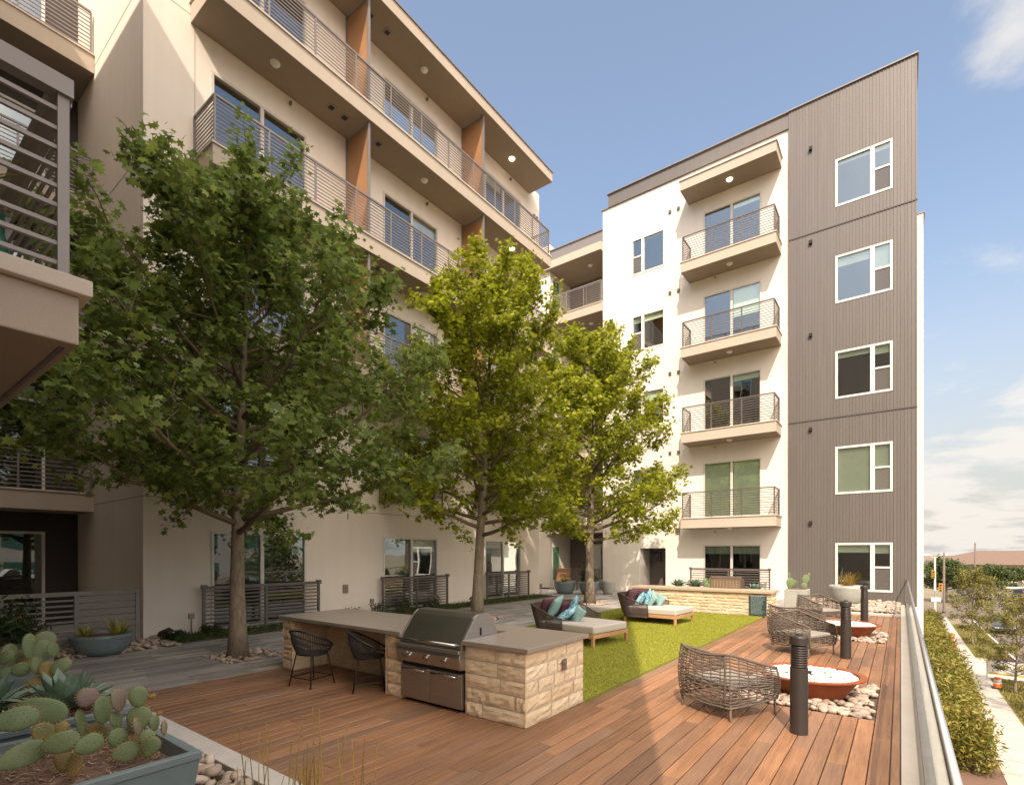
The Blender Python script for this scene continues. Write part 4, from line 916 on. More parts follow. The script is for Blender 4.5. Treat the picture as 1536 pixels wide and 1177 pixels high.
pillow(on(d2,.46,.66,.53),.38,.36,.12,R(-30),R(30),R(-50),TEAL,'pale teal cushion tilted on its corner on the farther daybed',group=G,seed=11)
pillow(on(d2,.60,.80,.49),.40,.34,.12,R(-34),R(12),R(-40),TEAL,'pale teal cushion in front on the farther daybed',group=G,seed=12)
# ============================================================ WOVEN CHAIRS
def woven(loc,rz,label):
    """faces +y; feet on a .64 x .66 plan, back at y=0"""
    t=thing('woven_chair',label,'chair',loc,rz,'woven lounge chairs around the fire bowls')
    P=[]
    for i in range(13): P.append((-.33-.012*math.sin(math.pi*i/12),.68-.66*i/12))
    for i in range(1,14): P.append((-.33+.66*i/14,.02-.05*math.sin(math.pi*i/14)))
    for i in range(13): P.append((.33+.012*math.sin(math.pi*i/12),.02+.66*i/12))
    n=len(P)
    def prof(i):
        x,y=P[i]; b=max(0,min(1,1-(y-.02)/.66)); sag=.035*math.sin(math.pi*max(0,min(1,(x+.33)/.66))) if y<.03 else 0
        return .13+.035*b*0+.03*(1-b), .475+.185*b**1.15-sag
    rd=random.Random(int(loc[1]*10))
    def pt(i,h):
        x,y=P[i]; zb,zt=prof(i); dx,dy=x,y-.36; l=math.hypot(dx,dy); bul=.03*math.sin(math.pi*min(1,h*.95+.05)); return Vector((x+dx/l*bul,y+dy/l*bul,zb+(zt-zb)*h))
    mb=MB()
    for k in range(1,16):
        h=k/16
        mb.tube([pt(i,h+rd.uniform(-.004,.004))+Vector((P[i][0],P[i][1]-.36,0)).normalized()*(.006 if (i//2+k)%2 else -.004)+Vector((0,0,.004*math.sin(i*1.3+k))) for i in range(n)],.0078,5,cap=False)
    for i in range(0,n,2):
        s=Vector((P[i][0],P[i][1]-.36,0)).normalized()
        mb.tube([pt(i,k/8)+s*.004 for k in range(9)],.0062,5,cap=False)
    mb.build('woven_shell',WICK,t)
    fr=MB(); fr.tube([pt(i,1) for i in range(n)],.014,8); fr.tube([pt(i,0) for i in range(n)],.012,8)
    for i in (0,13,25,n-1): fr.tube([pt(i,k/6) for k in range(7)],.011,8)
    a,b=pt(0,0),pt(n-1,0); fr.tube([a,b],.011,8); fr.tube([a+Vector((0,0,.15)),b+Vector((0,0,.15))],.011,8); fr.build('frame',WICK,t,smooth=True)
    # front weave under the seat
    mb=MB()
    for k in range(1,5): mb.tube([a.lerp(b,j/12)+Vector((0,.008*(-1)**(j+k),.15*k/5)) for j in range(13)],.006,5,cap=False)
    for j in range(1,12): mb.tube([a.lerp(b,j/12),a.lerp(b,j/12)+Vector((0,0,.15))],.0055,5,cap=False)
    # seat web
    for k in range(9): mb.tube([(-.33,.04+k*.078,.265),(.33,.04+k*.078,.265)],.006,5,cap=False)
    mb.build('front_weave',WICK,t)
    for x,y in ((-.325,.66),(.325,.66),(-.325,.03),(.325,.03)):
        MB().tube([(x,y,.16),(x*1.02,y,.012),(x*1.02,y,0)],[.013,.012,.015],8).build('leg',WICK,t,smooth=True)
    MB().box(-.295,.295,.05,.64,.272,.345).build('seat_pad',PADG,t,bevel=.022)
    return t
def wc(A,B,label):   # A,B: left/right back feet on the deck
    A=Vector((*A,0));B=Vector((*B,0)); d=B-A; rz=math.atan2(d.y,d.x); m=(A+B)/2; return woven((m.x,m.y,0),rz,label)
c1=wc((-1.92,5.62),(-1.36,5.32),'nearest woven chair with its back to us, left of the nearest bollard')
c2=woven((-1.62,9.98,0),R(-116),'second nearest woven chair, open side and grey seat pad facing the nearer fire bowl')
c3=wc((-2.05,11.05),(-1.50,10.75),'woven chair directly behind the grey padded one, back turned to us')
c4=woven((-1.80,14.35,0),R(-125),'farthest woven chair in front of the sign on the stone bar')
# ============================================================ FIRE BOWLS AND BOLLARDS
def firebowl(loc,label):
    t=thing('fire_bowl',label,'fire bowl',loc,0,'rust coloured steel fire bowls in the deck')
    MB().lathe([(.30,-.03),(.33,-.02),(.50,.22),(.565,.235),(.57,.25),(.50,.25),(.485,.225),(.0,.215)],64).build('bowl',CORTEN,t,smooth=False)
    rd=random.Random(3); mb=MB()
    for i in range(620):
        r=.475*math.sqrt(rd.random()); a=rd.uniform(0,6.283); s=rd.uniform(.014,.024); mb.ball((r*math.cos(a),r*math.sin(a),.222+rd.uniform(0,.012)+.012*(1-r/.48)),s*1.3,s,s*.8,6,4)
    o=mb.build('glass_stones',STONEW,t,smooth=True); o['kind']='stuff'
    MB().lathe([(.0,.24),(.035,.24),(.035,.262),(.0,.266)],14).build('burner_cap',BLACK,t); return t
firebowl((-.86,7.0,0),'nearer rust brown fire bowl of white stones behind the nearest bollard')
firebowl((-.86,12.35,0),'farther rust brown fire bowl of white stones beside the middle bollard')
def bollard(loc,label):
    t=thing('bollard_light',label,'bollard',loc,0,'dark bollard lights along the deck'); r=.075
    MB().lathe([(r,0),(r,.60),(r*.985,.606),(r*.80,.608)],36).build('post',BRONZE,t,smooth=False)
    mb=MB()
    for k in range(9): z=.622+k*.0215; mb.lathe([(r*.78,z-.0075),(r*.93,z-.0065),(r*.96,z),(r*.93,z+.0065),(r*.78,z+.0075)],36)
    mb.build('louvres',BRONZE,t); MB().lathe([(r*.8,.606),(r*.8,.82)],24).build('lamp_core',BLACK,t)
    MB().lathe([(r*.8,.815),(r*1.08,.818),(r*1.08,.885),(r*1.02,.897),(r*.4,.903),(r*.4,.915),(0,.917)],36).build('cap',BRONZE,t); return t
bollard((-.75,5.40,0),'nearest dark bollard light in front of the nearer fire bowl')
bollard((-.69,9.66,0),'middle dark bollard light beside the chair with the grey seat pad')
bollard((-.67,14.45,0),'farthest dark bollard light in front of the brown facade window')
# ============================================================ PLANTERS
def bowl_planter(loc,r,h,label,m,group='round bowl planters'):
    t=thing('bowl_planter',label,'planter',loc,0,group)
    MB().lathe([(r*.5,0),(r*.62,.012),(r*.80,h*.25),(r*.92,h*.55),(r*.98,h*.85),(r,h),(r*.94,h),(r*.90,h*.88)],44).build('bowl',m,t,smooth=True)
    MB().lathe([(0,h*.9),(r*.91,h*.88)],30).build('soil',MULCH,t); return t
def plant(name,label,loc,args,group=None,cat='plant',part='foliage'):
    t=thing(name,label,cat,loc,random.uniform(0,6),group); blades(*args,part,t); return t
bowl_planter((-10.5,2.74,0),.43,.34,'blue grey bowl planter on river stones at the corner of the cream wing',GLAZE)
plant('yucca','taller yellow striped yucca at the right in the blue grey bowl planter',(-10.35,2.92,.29),(60,.26,.40,.016,.25,YUCC),'variegated yuccas'); plant('yucca','low yellow striped yucca spilling at the left in the blue grey bowl planter',(-10.62,2.55,.27),(50,.20,.30,.014,.5,YUCC),'variegated yuccas')
bowl_planter((-1.33,19.2,.03),.50,.62,'large pale bowl planter in front of the lowest brown facade window',GLAZEL)
def gblades(n,l0,l1,wd,m): return (n,l0,l1,wd,.5,m)
t=thing('ornamental_grass','golden green ornamental grass in the large pale bowl planter','plant',(-1.33,19.2,.56)); blades(150,.3,.6,.006,.5,GRASSO,'foliage',t,.16,.95,4)
def bush(name,label,loc,rx,ry,rz_,n,sz,m,group=None,shape=LANCE,cat='shrub',stem=True,flowers=0,seed=1):
    t=thing(name,label,cat,loc,0,group); g=np.random.default_rng(seed)
    mb=MB()
    for i in range(9):
        a=g.uniform(0,6.28); e=(rx*.7*math.cos(a),ry*.7*math.sin(a),rz_*g.uniform(1.0,1.7)); mb.tube([(0,0,0),(e[0]*.4,e[1]*.4,e[2]*.55),e],[.012,.009,.004],5)
    mb.build('stems',TWIG,t)
    k=30; cs=g.normal(size=(k,3)); cs/=np.linalg.norm(cs,axis=1,keepdims=True); cs*=g.uniform(.45,1.0,(k,1)); cs=cs*[rx,ry,rz_]+[0,0,rz_*1.02]
    idx=g.integers(0,k,n); off=g.normal(size=(n,3))*min(rx,rz_)*.24; pos=cs[idx]+off; pos[:,2]=np.maximum(pos[:,2],.02)
    nr=g.normal(size=(n,3))*.7+[0,0,.7]
    npmesh('foliage',leaves(pos,nr,np.full(n,sz),shape),len(shape),m,t)
    if flowers:
        mb=MB()
        for i in range(flowers): p=cs[g.integers(0,k)]*1.12; mb.ball(p,.028,.028,.022,8,5)
        mb.build('flowers',PINK,t,smooth=True)
    return t
# far corner planters
GP='planters clustered in the far corner'
bowl_planter((-11.0,18.2,0),.46,.50,'grey bowl planter with yellow grass in front of the orange screen',GLAZE,GP); bowl_planter((-10.05,18.5,0),.42,.52,'grey bowl planter with a dark shrub left of the farthest oak trunk',GLAZE,GP); bowl_planter((-9.45,19.0,0),.30,.55,'small pale planter almost hidden behind the farthest oak trunk',GLAZEL,GP)
t=thing('ornamental_grass','yellow grass in the planter by the orange screen','plant',(-11.0,18.2,.44)); blades(90,.2,.4,.012,.7,YUCC,'foliage',t,.14,.6,4)
bush('shrub','dark leafy shrub in the far corner planter','',0,0,0,0,0,None) if 0 else bush('shrub','dark green leafy shrub in the planter left of the farthest oak trunk',(-10.05,18.5,.45),.36,.36,.32,900,.10,BUSHL,seed=5)
# front troughs
def trough(x0,x1,y0,y1,h,label):
    t=thing('trough_planter',label,'planter',((x0+x1)/2,(y0+y1)/2,-.05),0,'blue grey square trough planters'); w,d=(x1-x0)/2,(y1-y0)/2; b=.90
    def R4(w,d,z): return [(-w,-d,z),(w,-d,z),(w,d,z),(-w,d,z)]
    L=[R4(w*b,d*b,0),R4(w*.985,d*.985,h-.05),R4(w,d,h-.045),R4(w,d,h),R4(w-.055,d-.055,h),R4(w-.075,d-.075,h-.16)]
    V=[p for l in L for p in l]; F=[(0,1,2,3)]
    for i in range(len(L)-1):
        for k in range(4): F.append((i*4+k,i*4+(k+1)%4,(i+1)*4+(k+1)%4,(i+1)*4+k))
    MB().add(V,F).build('trough',GLAZE,t,bevel=.006)
    MB().box(-w+.07,w-.07,-d+.07,d-.07,h-.13,h-.09).build('mulch_bed',MULCH,t)
    mb=MB(); rd=random.Random(2)
    for i in range(900):
        x=rd.uniform(-w+.08,w-.08);y=rd.uniform(-d+.08,d-.08);a=rd.uniform(0,3.14);l=rd.uniform(.012,.035)
        mb.bar((x-l*math.cos(a),y-l*math.sin(a),h-.085+rd.uniform(0,.012)),(x+l*math.cos(a),y+l*math.sin(a),h-.085+rd.uniform(0,.015)),rd.uniform(.003,.008),.002)
    o=mb.build('mulch_chips',mat('mulch chip',(.38,.27,.20),.95,0,.2,20,isl=.5,hue=(.17,.10,.07)),t); o['kind']='stuff'; return t
TZ=.45
trough(-4.58,-3.42,.08,1.39,.50,'nearest blue grey trough planter full of bark mulch and prickly pear'); trough(-6.8,-4.84,.25,1.47,.50,'second blue grey trough planter behind the nearest one, holding agaves')
trough(-9.7,-8.5,.75,1.75,.50,'farthest blue grey trough planter by the fence with a rose bush')
bush('rose_bush','dark green rose bush with pale pink blooms in the farthest trough',(-9.15,1.3,.38),.55,.45,.34,3600,.065,BUSHL,flowers=7,seed=8)
# ---- prickly pears
def pad_mesh(par,c,w,l,th,ang,yaw,m,dots=True,seed=0,tilt=0):
    """egg shaped pad centred at c; long axis at angle ang in the pad's plane; yaw turns the plane about z"""
    n=22;k=9;V=[];F=[];mi=[]
    M=Matrix.Rotation(yaw,3,'Z')@Matrix.Rotation(tilt,3,'X')@Matrix.Rotation(-ang,3,'Y')
    c=Vector(c)
    def sf(a,b,o=0):
        # a around the rim, b 0..1 from centre
        e=1+.10*math.cos(a); x=math.cos(a)*l/2*b*1.0; z=math.sin(a)*w/2*b*(1+.16*math.cos(a)); y=th/2*(max(0,1-b*b))**.5
        return x,y+o,z
    mb=MB(); V=[]
    for s in (1,-1):
        for j in range(k+1):
            b=math.sin(math.pi/2*j/k)
            for i in range(n):
                x,y,z=sf(2*math.pi*i/n,b); V.append(c+M@Vector((x,s*y,z)))
    o=(k+1)*n
    for s in (0,1):
        for j in range(k):
            for i in range(n):
                i2=(i+1)%n; q=(s*o+j*n+i,s*o+j*n+i2,s*o+(j+1)*n+i2,s*o+(j+1)*n+i); F.append(q if s else q[::-1])
    mb.add(V,F,0)
    if dots:
        rd=random.Random(seed); st=.026*max(.8,l/.2)
        r=0; zz=-w/2
        while zz<w/2:
            xx=-l/2+(st/2 if r%2 else 0)
            while xx<l/2:
                b=math.hypot(xx/(l/2),zz/(w/2*(1+.16*xx/(l/2))))
                if b<.95:
                    y=th/2*(1-b*b)**.5
                    for s in (1,-1):
                        p=c+M@Vector((xx,s*(y+.001),zz)); q=c+M@Vector((xx+rd.gauss(0,.002),s*(y+.005),zz+rd.gauss(0,.002)))
                        mb.tube([p,q],[.0030,.0012],4,1)
                xx+=st
            zz+=st*.86; r+=1
        for i in range(int((l+w)*1.4/.016)):
            a=2*math.pi*i/int((l+w)*1.4/.016); x,y,z=sf(a,1); p=c+M@Vector((x,0,z)); q=c+M@Vector((x*(1+.010/l*2),rd.gauss(0,.003),z*(1+.010/w*2))); mb.tube([p,q],[.0034,.0012],4,1)
    return mb.build('pad',[m,SPINE],par,smooth=True)
CAMZ=math.atan2(.6,.8)
def cactus(label,base,pads,t0,crop,scl,group='prickly pear cacti'):
    t=thing('prickly_pear',label,'cactus',base,0,group)
    for i,(cx,cy,wx,wy,ang,yw,kind,dt) in enumerate(pads):
        px,py=crop[0]+cx/scl,crop[1]+cy/scl; tt=t0+dt; p=W(px,py,tt)-Vector(base); s=tt/FPX/scl
        l,w=wx*s*.92,wy*s*.92
        # view direction at that pixel -> plane faces the viewer, then turned by yw
        az=CAMZ-math.atan((px-768)/FPX)
        l2,w2=l,w
        o=pad_mesh(t,p,w2,l2,.030+.02*min(l,w),R(ang),az+R(yw),{'g':CACT,'p':CACTP,'o':CACTO}[kind],True,i,R(-14))
    return t
# (cx,cy,length,width,angle,yaw,kind,depth offset) measured in an enlargement of the photograph
PA=[(110,705,280,185,2,10,'g',.0),(300,640,330,185,-24,-12,'g',.22),(300,800,150,150,60,20,'o',.05),(150,965,320,185,16,8,'g',-.22),(425,872,245,165,10,-10,'g',-.18),(628,885,195,150,18,12,'g',-.12),(440,1000,190,110,92,20,'o',-.02),(525,1035,185,105,84,-15,'o',-.10),(430,770,110,90,40,0,'o',.12)]
PB=[(575,735,215,120,86,60,'g',.12),(725,640,220,130,80,30,'g',.1),(615,550,150,142,70,10,'p',.14),(690,800,150,150,80,0,'o',.16)]
PC=[(838,570,180,115,84,35,'p',.12),(824,715,145,100,88,40,'g',.12),(980,545,165,128,88,10,'g',.1),(985,700,190,165,78,-8,'g',.08),(970,765,145,80,88,62,'p',-.06),(1040,835,120,110,60,0,'g',-.04),(835,840,150,140,80,20,'g',.02),(892,940,185,150,8,5,'g',-.08),(1070,905,165,120,62,-20,'g',-.06),(1095,735,120,85,80,40,'g',.12),(1165,770,110,60,62,60,'p',.1),(955,885,150,100,85,0,'o',.04),(1078,542,60,34,20,0,'o',.12),(1132,665,44,30,30,0,'o',.12)]
CR=(0,930); SC=4.765
cactus('large prickly pear at the left of the nearest trough with broad spreading pads',(-3.9,.85,.34),PA,3.06,CR,SC)
cactus('slim prickly pear with one round purple pad in the middle of the nearest trough',(-4.0,1.0,.34),PB,3.36,CR,SC)
cactus('dense prickly pear at the right of the nearest trough with one narrow purple pad',(-3.85,1.15,.34),PC,3.22,CR,SC)
PD=[(60,250,180,110,80,20,'g',0),(35,265,120,85,60,-20,'g',-.2),(205,190,210,105,80,35,'g',.02),(240,270,150,110,90,20,'g',.1),(312,145,150,130,70,0,'g',.12),(300,225,190,130,76,12,'g',.08),(370,212,115,85,84,30,'g',.0),(138,352,125,110,10,0,'g',-.1),(252,325,135,80,86,20,'g',-.12),(330,360,150,100,86,10,'o',-.1),(425,330,150,105,38,0,'g',-.05),(240,445,130,90,8,0,'o',-.15),(20,372,100,70,70,0,'g',-.2),(205,300,130,90,90,0,'o',.0),(130,260,110,85,90,0,'g',.1)]
cactus('tall pale prickly pear at the far left in the second trough',(-6.2,1.1,.34),PD,4.68,CR,SC)
def agave(loc,r,label,n=30,seed=0):
    t=thing('agave',label,'agave',loc,0,'blue green agaves'); rd=random.Random(seed); mb=MB()
    for i in range(n):
        a=i*2.39996; f=i/n; el=1.35-1.15*f; L=r*(.65+.45*f)*rd.uniform(.85,1.1); w=r*.13
        V=[];K=6;ca,sa=math.cos(a),math.sin(a)
        px=.02;pz=.03;e=el
        for k in range(K+1):
            g=k/K; wd=w*(.75+1.2*g*(1-g)*1.6)*(1-g**3)+.001; ch=.35*wd
            for s,u in ((-1,ch),(0,0),(1,ch)): V.append((px*ca-s*wd*sa,px*sa+s*wd*ca,pz+u))
            V.append((px*ca,px*sa,pz-.18*wd))
            px+=math.cos(e)*L/K;pz+=math.sin(e)*L/K;e+=.16/K*(-1 if f>.5 else 1)
        F=[]
        for k in range(K):
            b=k*4; F+=[(b,b+1,b+5,b+4),(b+1,b+2,b+6,b+5),(b,b+4,b+7,b+3),(b+2,b+3,b+7,b+6)]
        mb.add(V,F)
    mb.build('leaves',AGAV,t); return t
agave((-5.45,1.18,.36),.42,'blue green agave in the second trough, behind the purple padded cactus',34,1); agave((-5.75,.72,.36),.42,'blue green agave at the left edge of the second trough',32,2); agave((-5.05,.85,.33),.24,'small low agave between the two agaves of the second trough',26,3)
agave((-5.45,15.75,.60),.36,'small agave behind the left half of the far stone bar',24,4); agave((-4.95,15.8,.60),.36,'small agave next to the bronze railing behind the far stone bar',24,5); agave((-3.3,15.8,.56),.3,'small agave right of the brown grill back',22,6)
pb=thing('planting_box','pale planting strip behind the far stone bar','planter',(-4.6,15.85,0)); MB().box(-1.85,1.7,-.33,.33,-.02,.5).build('box',GLAZEL,pb); MB().box(-1.8,1.65,-.28,.28,.5,.53).build('soil',MULCH,pb)
def cactus2(loc,pads,label):
    t=thing('prickly_pear',label,'cactus',loc,0,'prickly pear cacti')
    for i,(x,z,l,w,a,y) in enumerate(pads): pad_mesh(t,(x*.8,x*.6+.02*i,z),w,l,.035,R(a),CAMZ+R(y),CACT,False,i)
cactus2((-4.52,15.8,.53),[(-.1,.12,.26,.2,80,0),(.02,.1,.22,.18,100,20),(-.16,.28,.2,.16,110,0),(.0,.3,.2,.15,70,-20),(.12,.24,.2,.15,60,10)],'prickly pear beside the brown grill back on the far stone bar')
gb=thing('box_planter','pale grey box planter at the right end of the far stone bar','planter',(-2.25,15.9,0)); MB().box(-.27,.27,-.3,.3,0,.68).build('box',GLAZEL,gb,bevel=.01); MB().box(-.23,.23,-.26,.26,.681,.69).build('soil',MULCH,gb)
cactus2((-2.42,15.9,.69),[(0,.14,.30,.22,88,0),(.12,.12,.22,.18,60,20),(-.02,.34,.18,.10,90,30)],'prickly pear at the left in the grey box planter'); cactus2((-2.08,15.9,.69),[(0,.08,.18,.16,88,0),(.04,.26,.26,.2,75,0),(.12,.36,.16,.1,80,30)],'prickly pear at the right in the grey box planter')
# horsetails in the foreground
def horsetail(loc,n,label,seed,h0=.35,h1=.62):
    t=thing('horsetail',label,'plant',loc,0,'thin horsetail stems in the foreground'); rd=random.Random(seed); mb=MB()
    for i in range(n):
        x,y=rd.gauss(0,.09),rd.gauss(0,.06); h=rd.uniform(h0,h1)*rd.choice([.6,.8,1,1]); lx,ly=rd.gauss(0,.05),rd.gauss(0,.05)
        mb.tube([(x,y,0),(x+lx*.4,y+ly*.4,h*.5),(x+lx,y+ly,h)],[.0035,.003,.0022],5)
        for k in range(3): z=h*(.3+.22*k); mb.tube([(x+lx*(z/h)**1.3,y+ly*(z/h)**1.3,z),(x+lx*(z/h)**1.3,y+ly*(z/h)**1.3,z+.006)],.0046,5)
    mb.build('stems',HORSE,t); return t
horsetail((-2.72,1.66,-.05),34,'yellow green horsetail clump rising beside the concrete curb',1,.45,.85); horsetail((-2.15,1.62,-.05),26,'thin horsetail clump farther right along the concrete curb',2,.4,.8); horsetail((-3.12,1.55,-.05),12,'sparse orange horsetail stems in front of the nearest trough',3,.4,.75)
# ============================================================ PLANTING ALONG THE WEST WING AND SMALL THINGS
n=9000; c=np.stack([rng.uniform(-11.45,-10.6,n),rng.uniform(3.9,16.6,n),np.full(n,.01)],1)
c=c[(np.sin(c[:,1]*1.9)+rng.normal(0,.6,n))>-.9]; n=len(c)
a=rng.uniform(0,6.28,n); wv=np.stack([np.cos(a),np.sin(a),0*a],1)*.010; tip=np.stack([rng.normal(0,.05,n),rng.normal(0,.05,n),rng.uniform(.05,.13,n)],1)
tag(npmesh('ground_cover',np.stack([c-wv,c+wv,c+tip],1).reshape(-1,3),3,COVER),'low green grassy ground cover along the foot of the cream wing','ground cover',kind='stuff')
for i,(x,y,s,l) in enumerate(((-11.1,4.05,.15,'small dark shrub just right of the floodlight'),(-11.1,4.7,.18,'small dark shrub left of the first ground railing'),(-10.95,7.9,.24,'low shrub beside the wall plaque, over the counter'),(-10.9,8.7,.28,'low shrub between wall plaque and second railing'),(-10.85,9.6,.30,'leafy shrub below the second ground railing'),(-10.85,10.6,.30,'leafy shrub seen just left of the grill hood'),(-10.9,12.6,.24,'low shrub left of the middle oak trunk'))):
    bush('low_shrub',l,(x,y,0),s,s,s*.65,500,.06,BUSHL,'low shrubs along the cream wing',seed=30+i)
fl=thing('floodlight','dark brown landscape floodlight at the corner of the cream wall','floodlight',(-11.0,3.80,0))
MB().tube([(0,0,-.02),(0,0,.12)],.014,8).build('stake',BLACK,fl); MB().tube([(-.10,-.05,.12),(-.05,-.025,.155),(.09,.05,.21),(.11,.06,.22)],[.03,.052,.06,.06],20).build('head',mat('floodlight brown',(.05,.03,.028),.5),fl,smooth=False); MB().tube([(.1105,.0603,.2202),(.1125,.0613,.2208)],.052,20).build('lens',BLACK,fl)
for x,y,l in ((-11.2,4.35,'grey outlet post right of the floodlight'),(-11.0,8.55,'grey outlet post below the wall plaque'),(-11.1,16.6,'grey outlet post at the far end of the cream wing')):
    o=thing('outlet_post',l,'outlet',(x,y,0),0,'outlet posts along the cream wing'); MB().tube([(0,0,0),(0,0,.36)],.016,8).build('post',RAILG,o); MB().box(-.03,.03,-.05,.05,.36,.47).build('cover_box',RAILG,o,bevel=.006)
# ============================================================ THE STREET BELOW
SZ=-7.2; rng=np.random.default_rng(77)
struct(MB().box(-2500,2500,-2500,2500,SZ-1,SZ-.05).build('ground',GRND))
struct(MB().box(.37,3.25,-14,78,SZ-.04,SZ+.05).build('hedge_bed',MULCH))
struct(MB().box(3.26,5.0,-14,92,SZ-.04,SZ+.07).build('sidewalk',CONCD))
sj=MB()
for k in range(58): sj.box(3.27,4.99,-13+k*1.8,-12.98+k*1.8,SZ+.071,SZ+.074)
struct(sj.build('sidewalk_joint',SOIL))
struct(MB().box(5.01,7.5,-14,49.5,SZ-.04,SZ+.06).build('street_lawn',LAWN)); struct(MB().box(5.01,7.5,58,84,SZ-.04,SZ+.06).build('street_lawn',LAWN))
struct(MB().box(5.01,7.62,49.51,57.99,SZ-.04,SZ+.05).build('driveway',CONCD))
for a,b in ((-14,49.5),(58,90)): struct(MB().box(7.5,7.66,a,b,SZ-.05,SZ+.10).build('kerb',CONC))
struct(MB().box(7.67,20,-14,420,SZ-.049,SZ-.02).build('road',ASPH)); struct(MB().box(-60,7.66,93,108,SZ-.049,SZ-.018).build('cross_street',ASPH)); struct(MB().box(20.01,160,100,210,SZ-.049,SZ-.017).build('parking_lot',ASPH)); struct(MB().box(-70,3.2,78.5,92,SZ-.045,SZ+.03).build('corner_plaza',CONCD))
mb=MB()
for k in range(60): mb.box(13.7,13.85,-10+k*7,-7+k*7,SZ-.0195,SZ-.016)
struct(mb.build('lane_marking',ROADL))
# grass tufts on the strip
n=26000; yy=np.concatenate([rng.uniform(20,49,n//2),rng.uniform(58.5,83,n//2)]); c=np.stack([rng.uniform(5.1,7.4,n),yy,np.full(n,SZ+.06)],1)
a=rng.uniform(0,6.28,n); wv=np.stack([np.cos(a),np.sin(a),0*a],1)*.03; tip=np.stack([rng.normal(0,.07,n),rng.normal(0,.07,n),rng.uniform(.08,.22,n)],1)
tag(npmesh('street_grass',np.stack([c-wv,c+wv,c+tip],1).reshape(-1,3),3,mat('street grass blade',(.17,.18,.03),.8,isl=.4,hue=(.26,.2,.07))),'yellow green grass on the strip between sidewalk and road','grass',kind='stuff')
# hedge
HB=[]
for k in range(4): HB.append(bush('hedge_shrub','rounded green and bronze leaved shrub in the hedge below the glass railing',(2.05,27.8+k*1.5,SZ),.95,.95,1.25,3600,.19,HEDL,'hedge shrubs below the glass railing',seed=60+k))
for k in range(4,31):
    d_=dup(HB[k%4],(2.0+random.uniform(-.15,.25)+.012*k,27.8+k*1.5,SZ),random.uniform(0,6),HB[0]['label'],scale=(random.uniform(.9,1.12),)*3)
# street trees
GA='young airy trees along the street'
tree('street_tree','thin airy olive brown street tree beyond the driveway, left of the parked car',(5.5,65.5,SZ),7.4,[(1.4,.5),(2.4,1.3),(3.8,1.8),(5.4,1.6),(6.6,1.0),(7.4,.2)],.07,AIRL,13000,.16,1.3,GA,LANCE,26,seed=41,twig=0)
tree('street_tree','thin airy street tree at the right edge behind the banner sign',(5.75,44.6,SZ),6.3,[(1.3,.5),(2.2,1.3),(3.4,1.9),(4.6,1.7),(5.6,1.0),(6.3,.2)],.07,AIRL,12000,.14,1.2,GA,LANCE,26,seed=43,twig=0)
tree('street_tree','small airy street tree at the lower right edge of the view',(7.1,37.5,SZ),5.4,[(1.3,.5),(2.2,1.1),(3.2,1.5),(4.2,1.3),(5.0,.8),(5.4,.2)],.06,AIRL,6000,.12,1.2,GA,LANCE,22,seed=47,twig=0)
# far trees
GF='broad trees beyond the crossing'
def ftree(x,y,h,r,label,seed): return tree('broad_tree',label,(x,y,SZ),h,[(1.8,r*.6),(2.6,r*.95),(h*.6,r),(h*.8,r*.8),(h*.93,r*.45),(h,r*.1)],.22,FARL,9000,.42,2.2,GF,LANCE,26,seed=seed,twig=0)
ftree(6.6,122,7.2,4.6,'broad green tree behind the traffic signal pole',51); ftree(13.6,132,6.0,4.4,'broad yellow green tree behind the airy street tree',52); ftree(21,165,4.7,5.5,'dark green tree in front of the cream storefronts',53); ftree(27,172,4.5,4.2,'dark rounded tree left of the green awning',54); ftree(9.5,178,6.6,5.0,'dark tree below the left end of the long brown roof',55)
# far building
fb=thing('strip_mall','long low cream building with a wide brown hipped roof on the horizon','building',(40,214,SZ))
B=MB(); B.box(-32,60,0,22,0,5.3); B.build('wall',mat('cream stucco far',(.62,.55,.42),.9),fb)
MB().add([(-35,-2.2,5.31),(63,-2.2,5.31),(63,24,5.31),(-35,24,5.31),(-20,10.5,9.6),(50,10.5,9.6)],[(0,1,5,4),(1,2,5),(2,3,4,5),(3,0,4),(3,2,1,0)]).build('roof',mat('brown shingle',(.17,.115,.085),.9,0,.12,1.5),fb)
for k in range(13):
    x=-29+k*7; f=MB().box(x,x+2.6,-.06,-.005,2.6,4.4).build('window',DARKCL,fb)
MB().box(-14,60,-1.2,-.01,2.1,2.5).build('red_fascia',mat('red fascia',(.42,.11,.07),.6),fb)
aw=thing('awning','green awning in front of the cream storefronts','awning',(33.5,205,SZ)); MB().prism([(0,2.6),(3,1.9),(3,1.75),(0,1.75)],0,-3.2,3.2).build('canopy',mat('green awning',(.08,.30,.22),.7),aw)
for x in (-3,3): MB().box(x-.15,x+.15,2.7,3,0,1.75).build('post',FRAMEW,aw)
aw=thing('awning','yellow canopy at the right edge in front of the storefronts','awning',(39.5,190,SZ)); MB().prism([(0,3.0),(2.5,2.3),(5,3.0),(5,2.2),(0,2.2)],0,-3,6).build('canopy',mat('yellow canopy',(.65,.45,.04),.6),aw)
for x in (-2.5,5.5): MB().box(x-.1,x+.1,2.4,2.6,0,2.2).build('post',FRAMEW,aw)
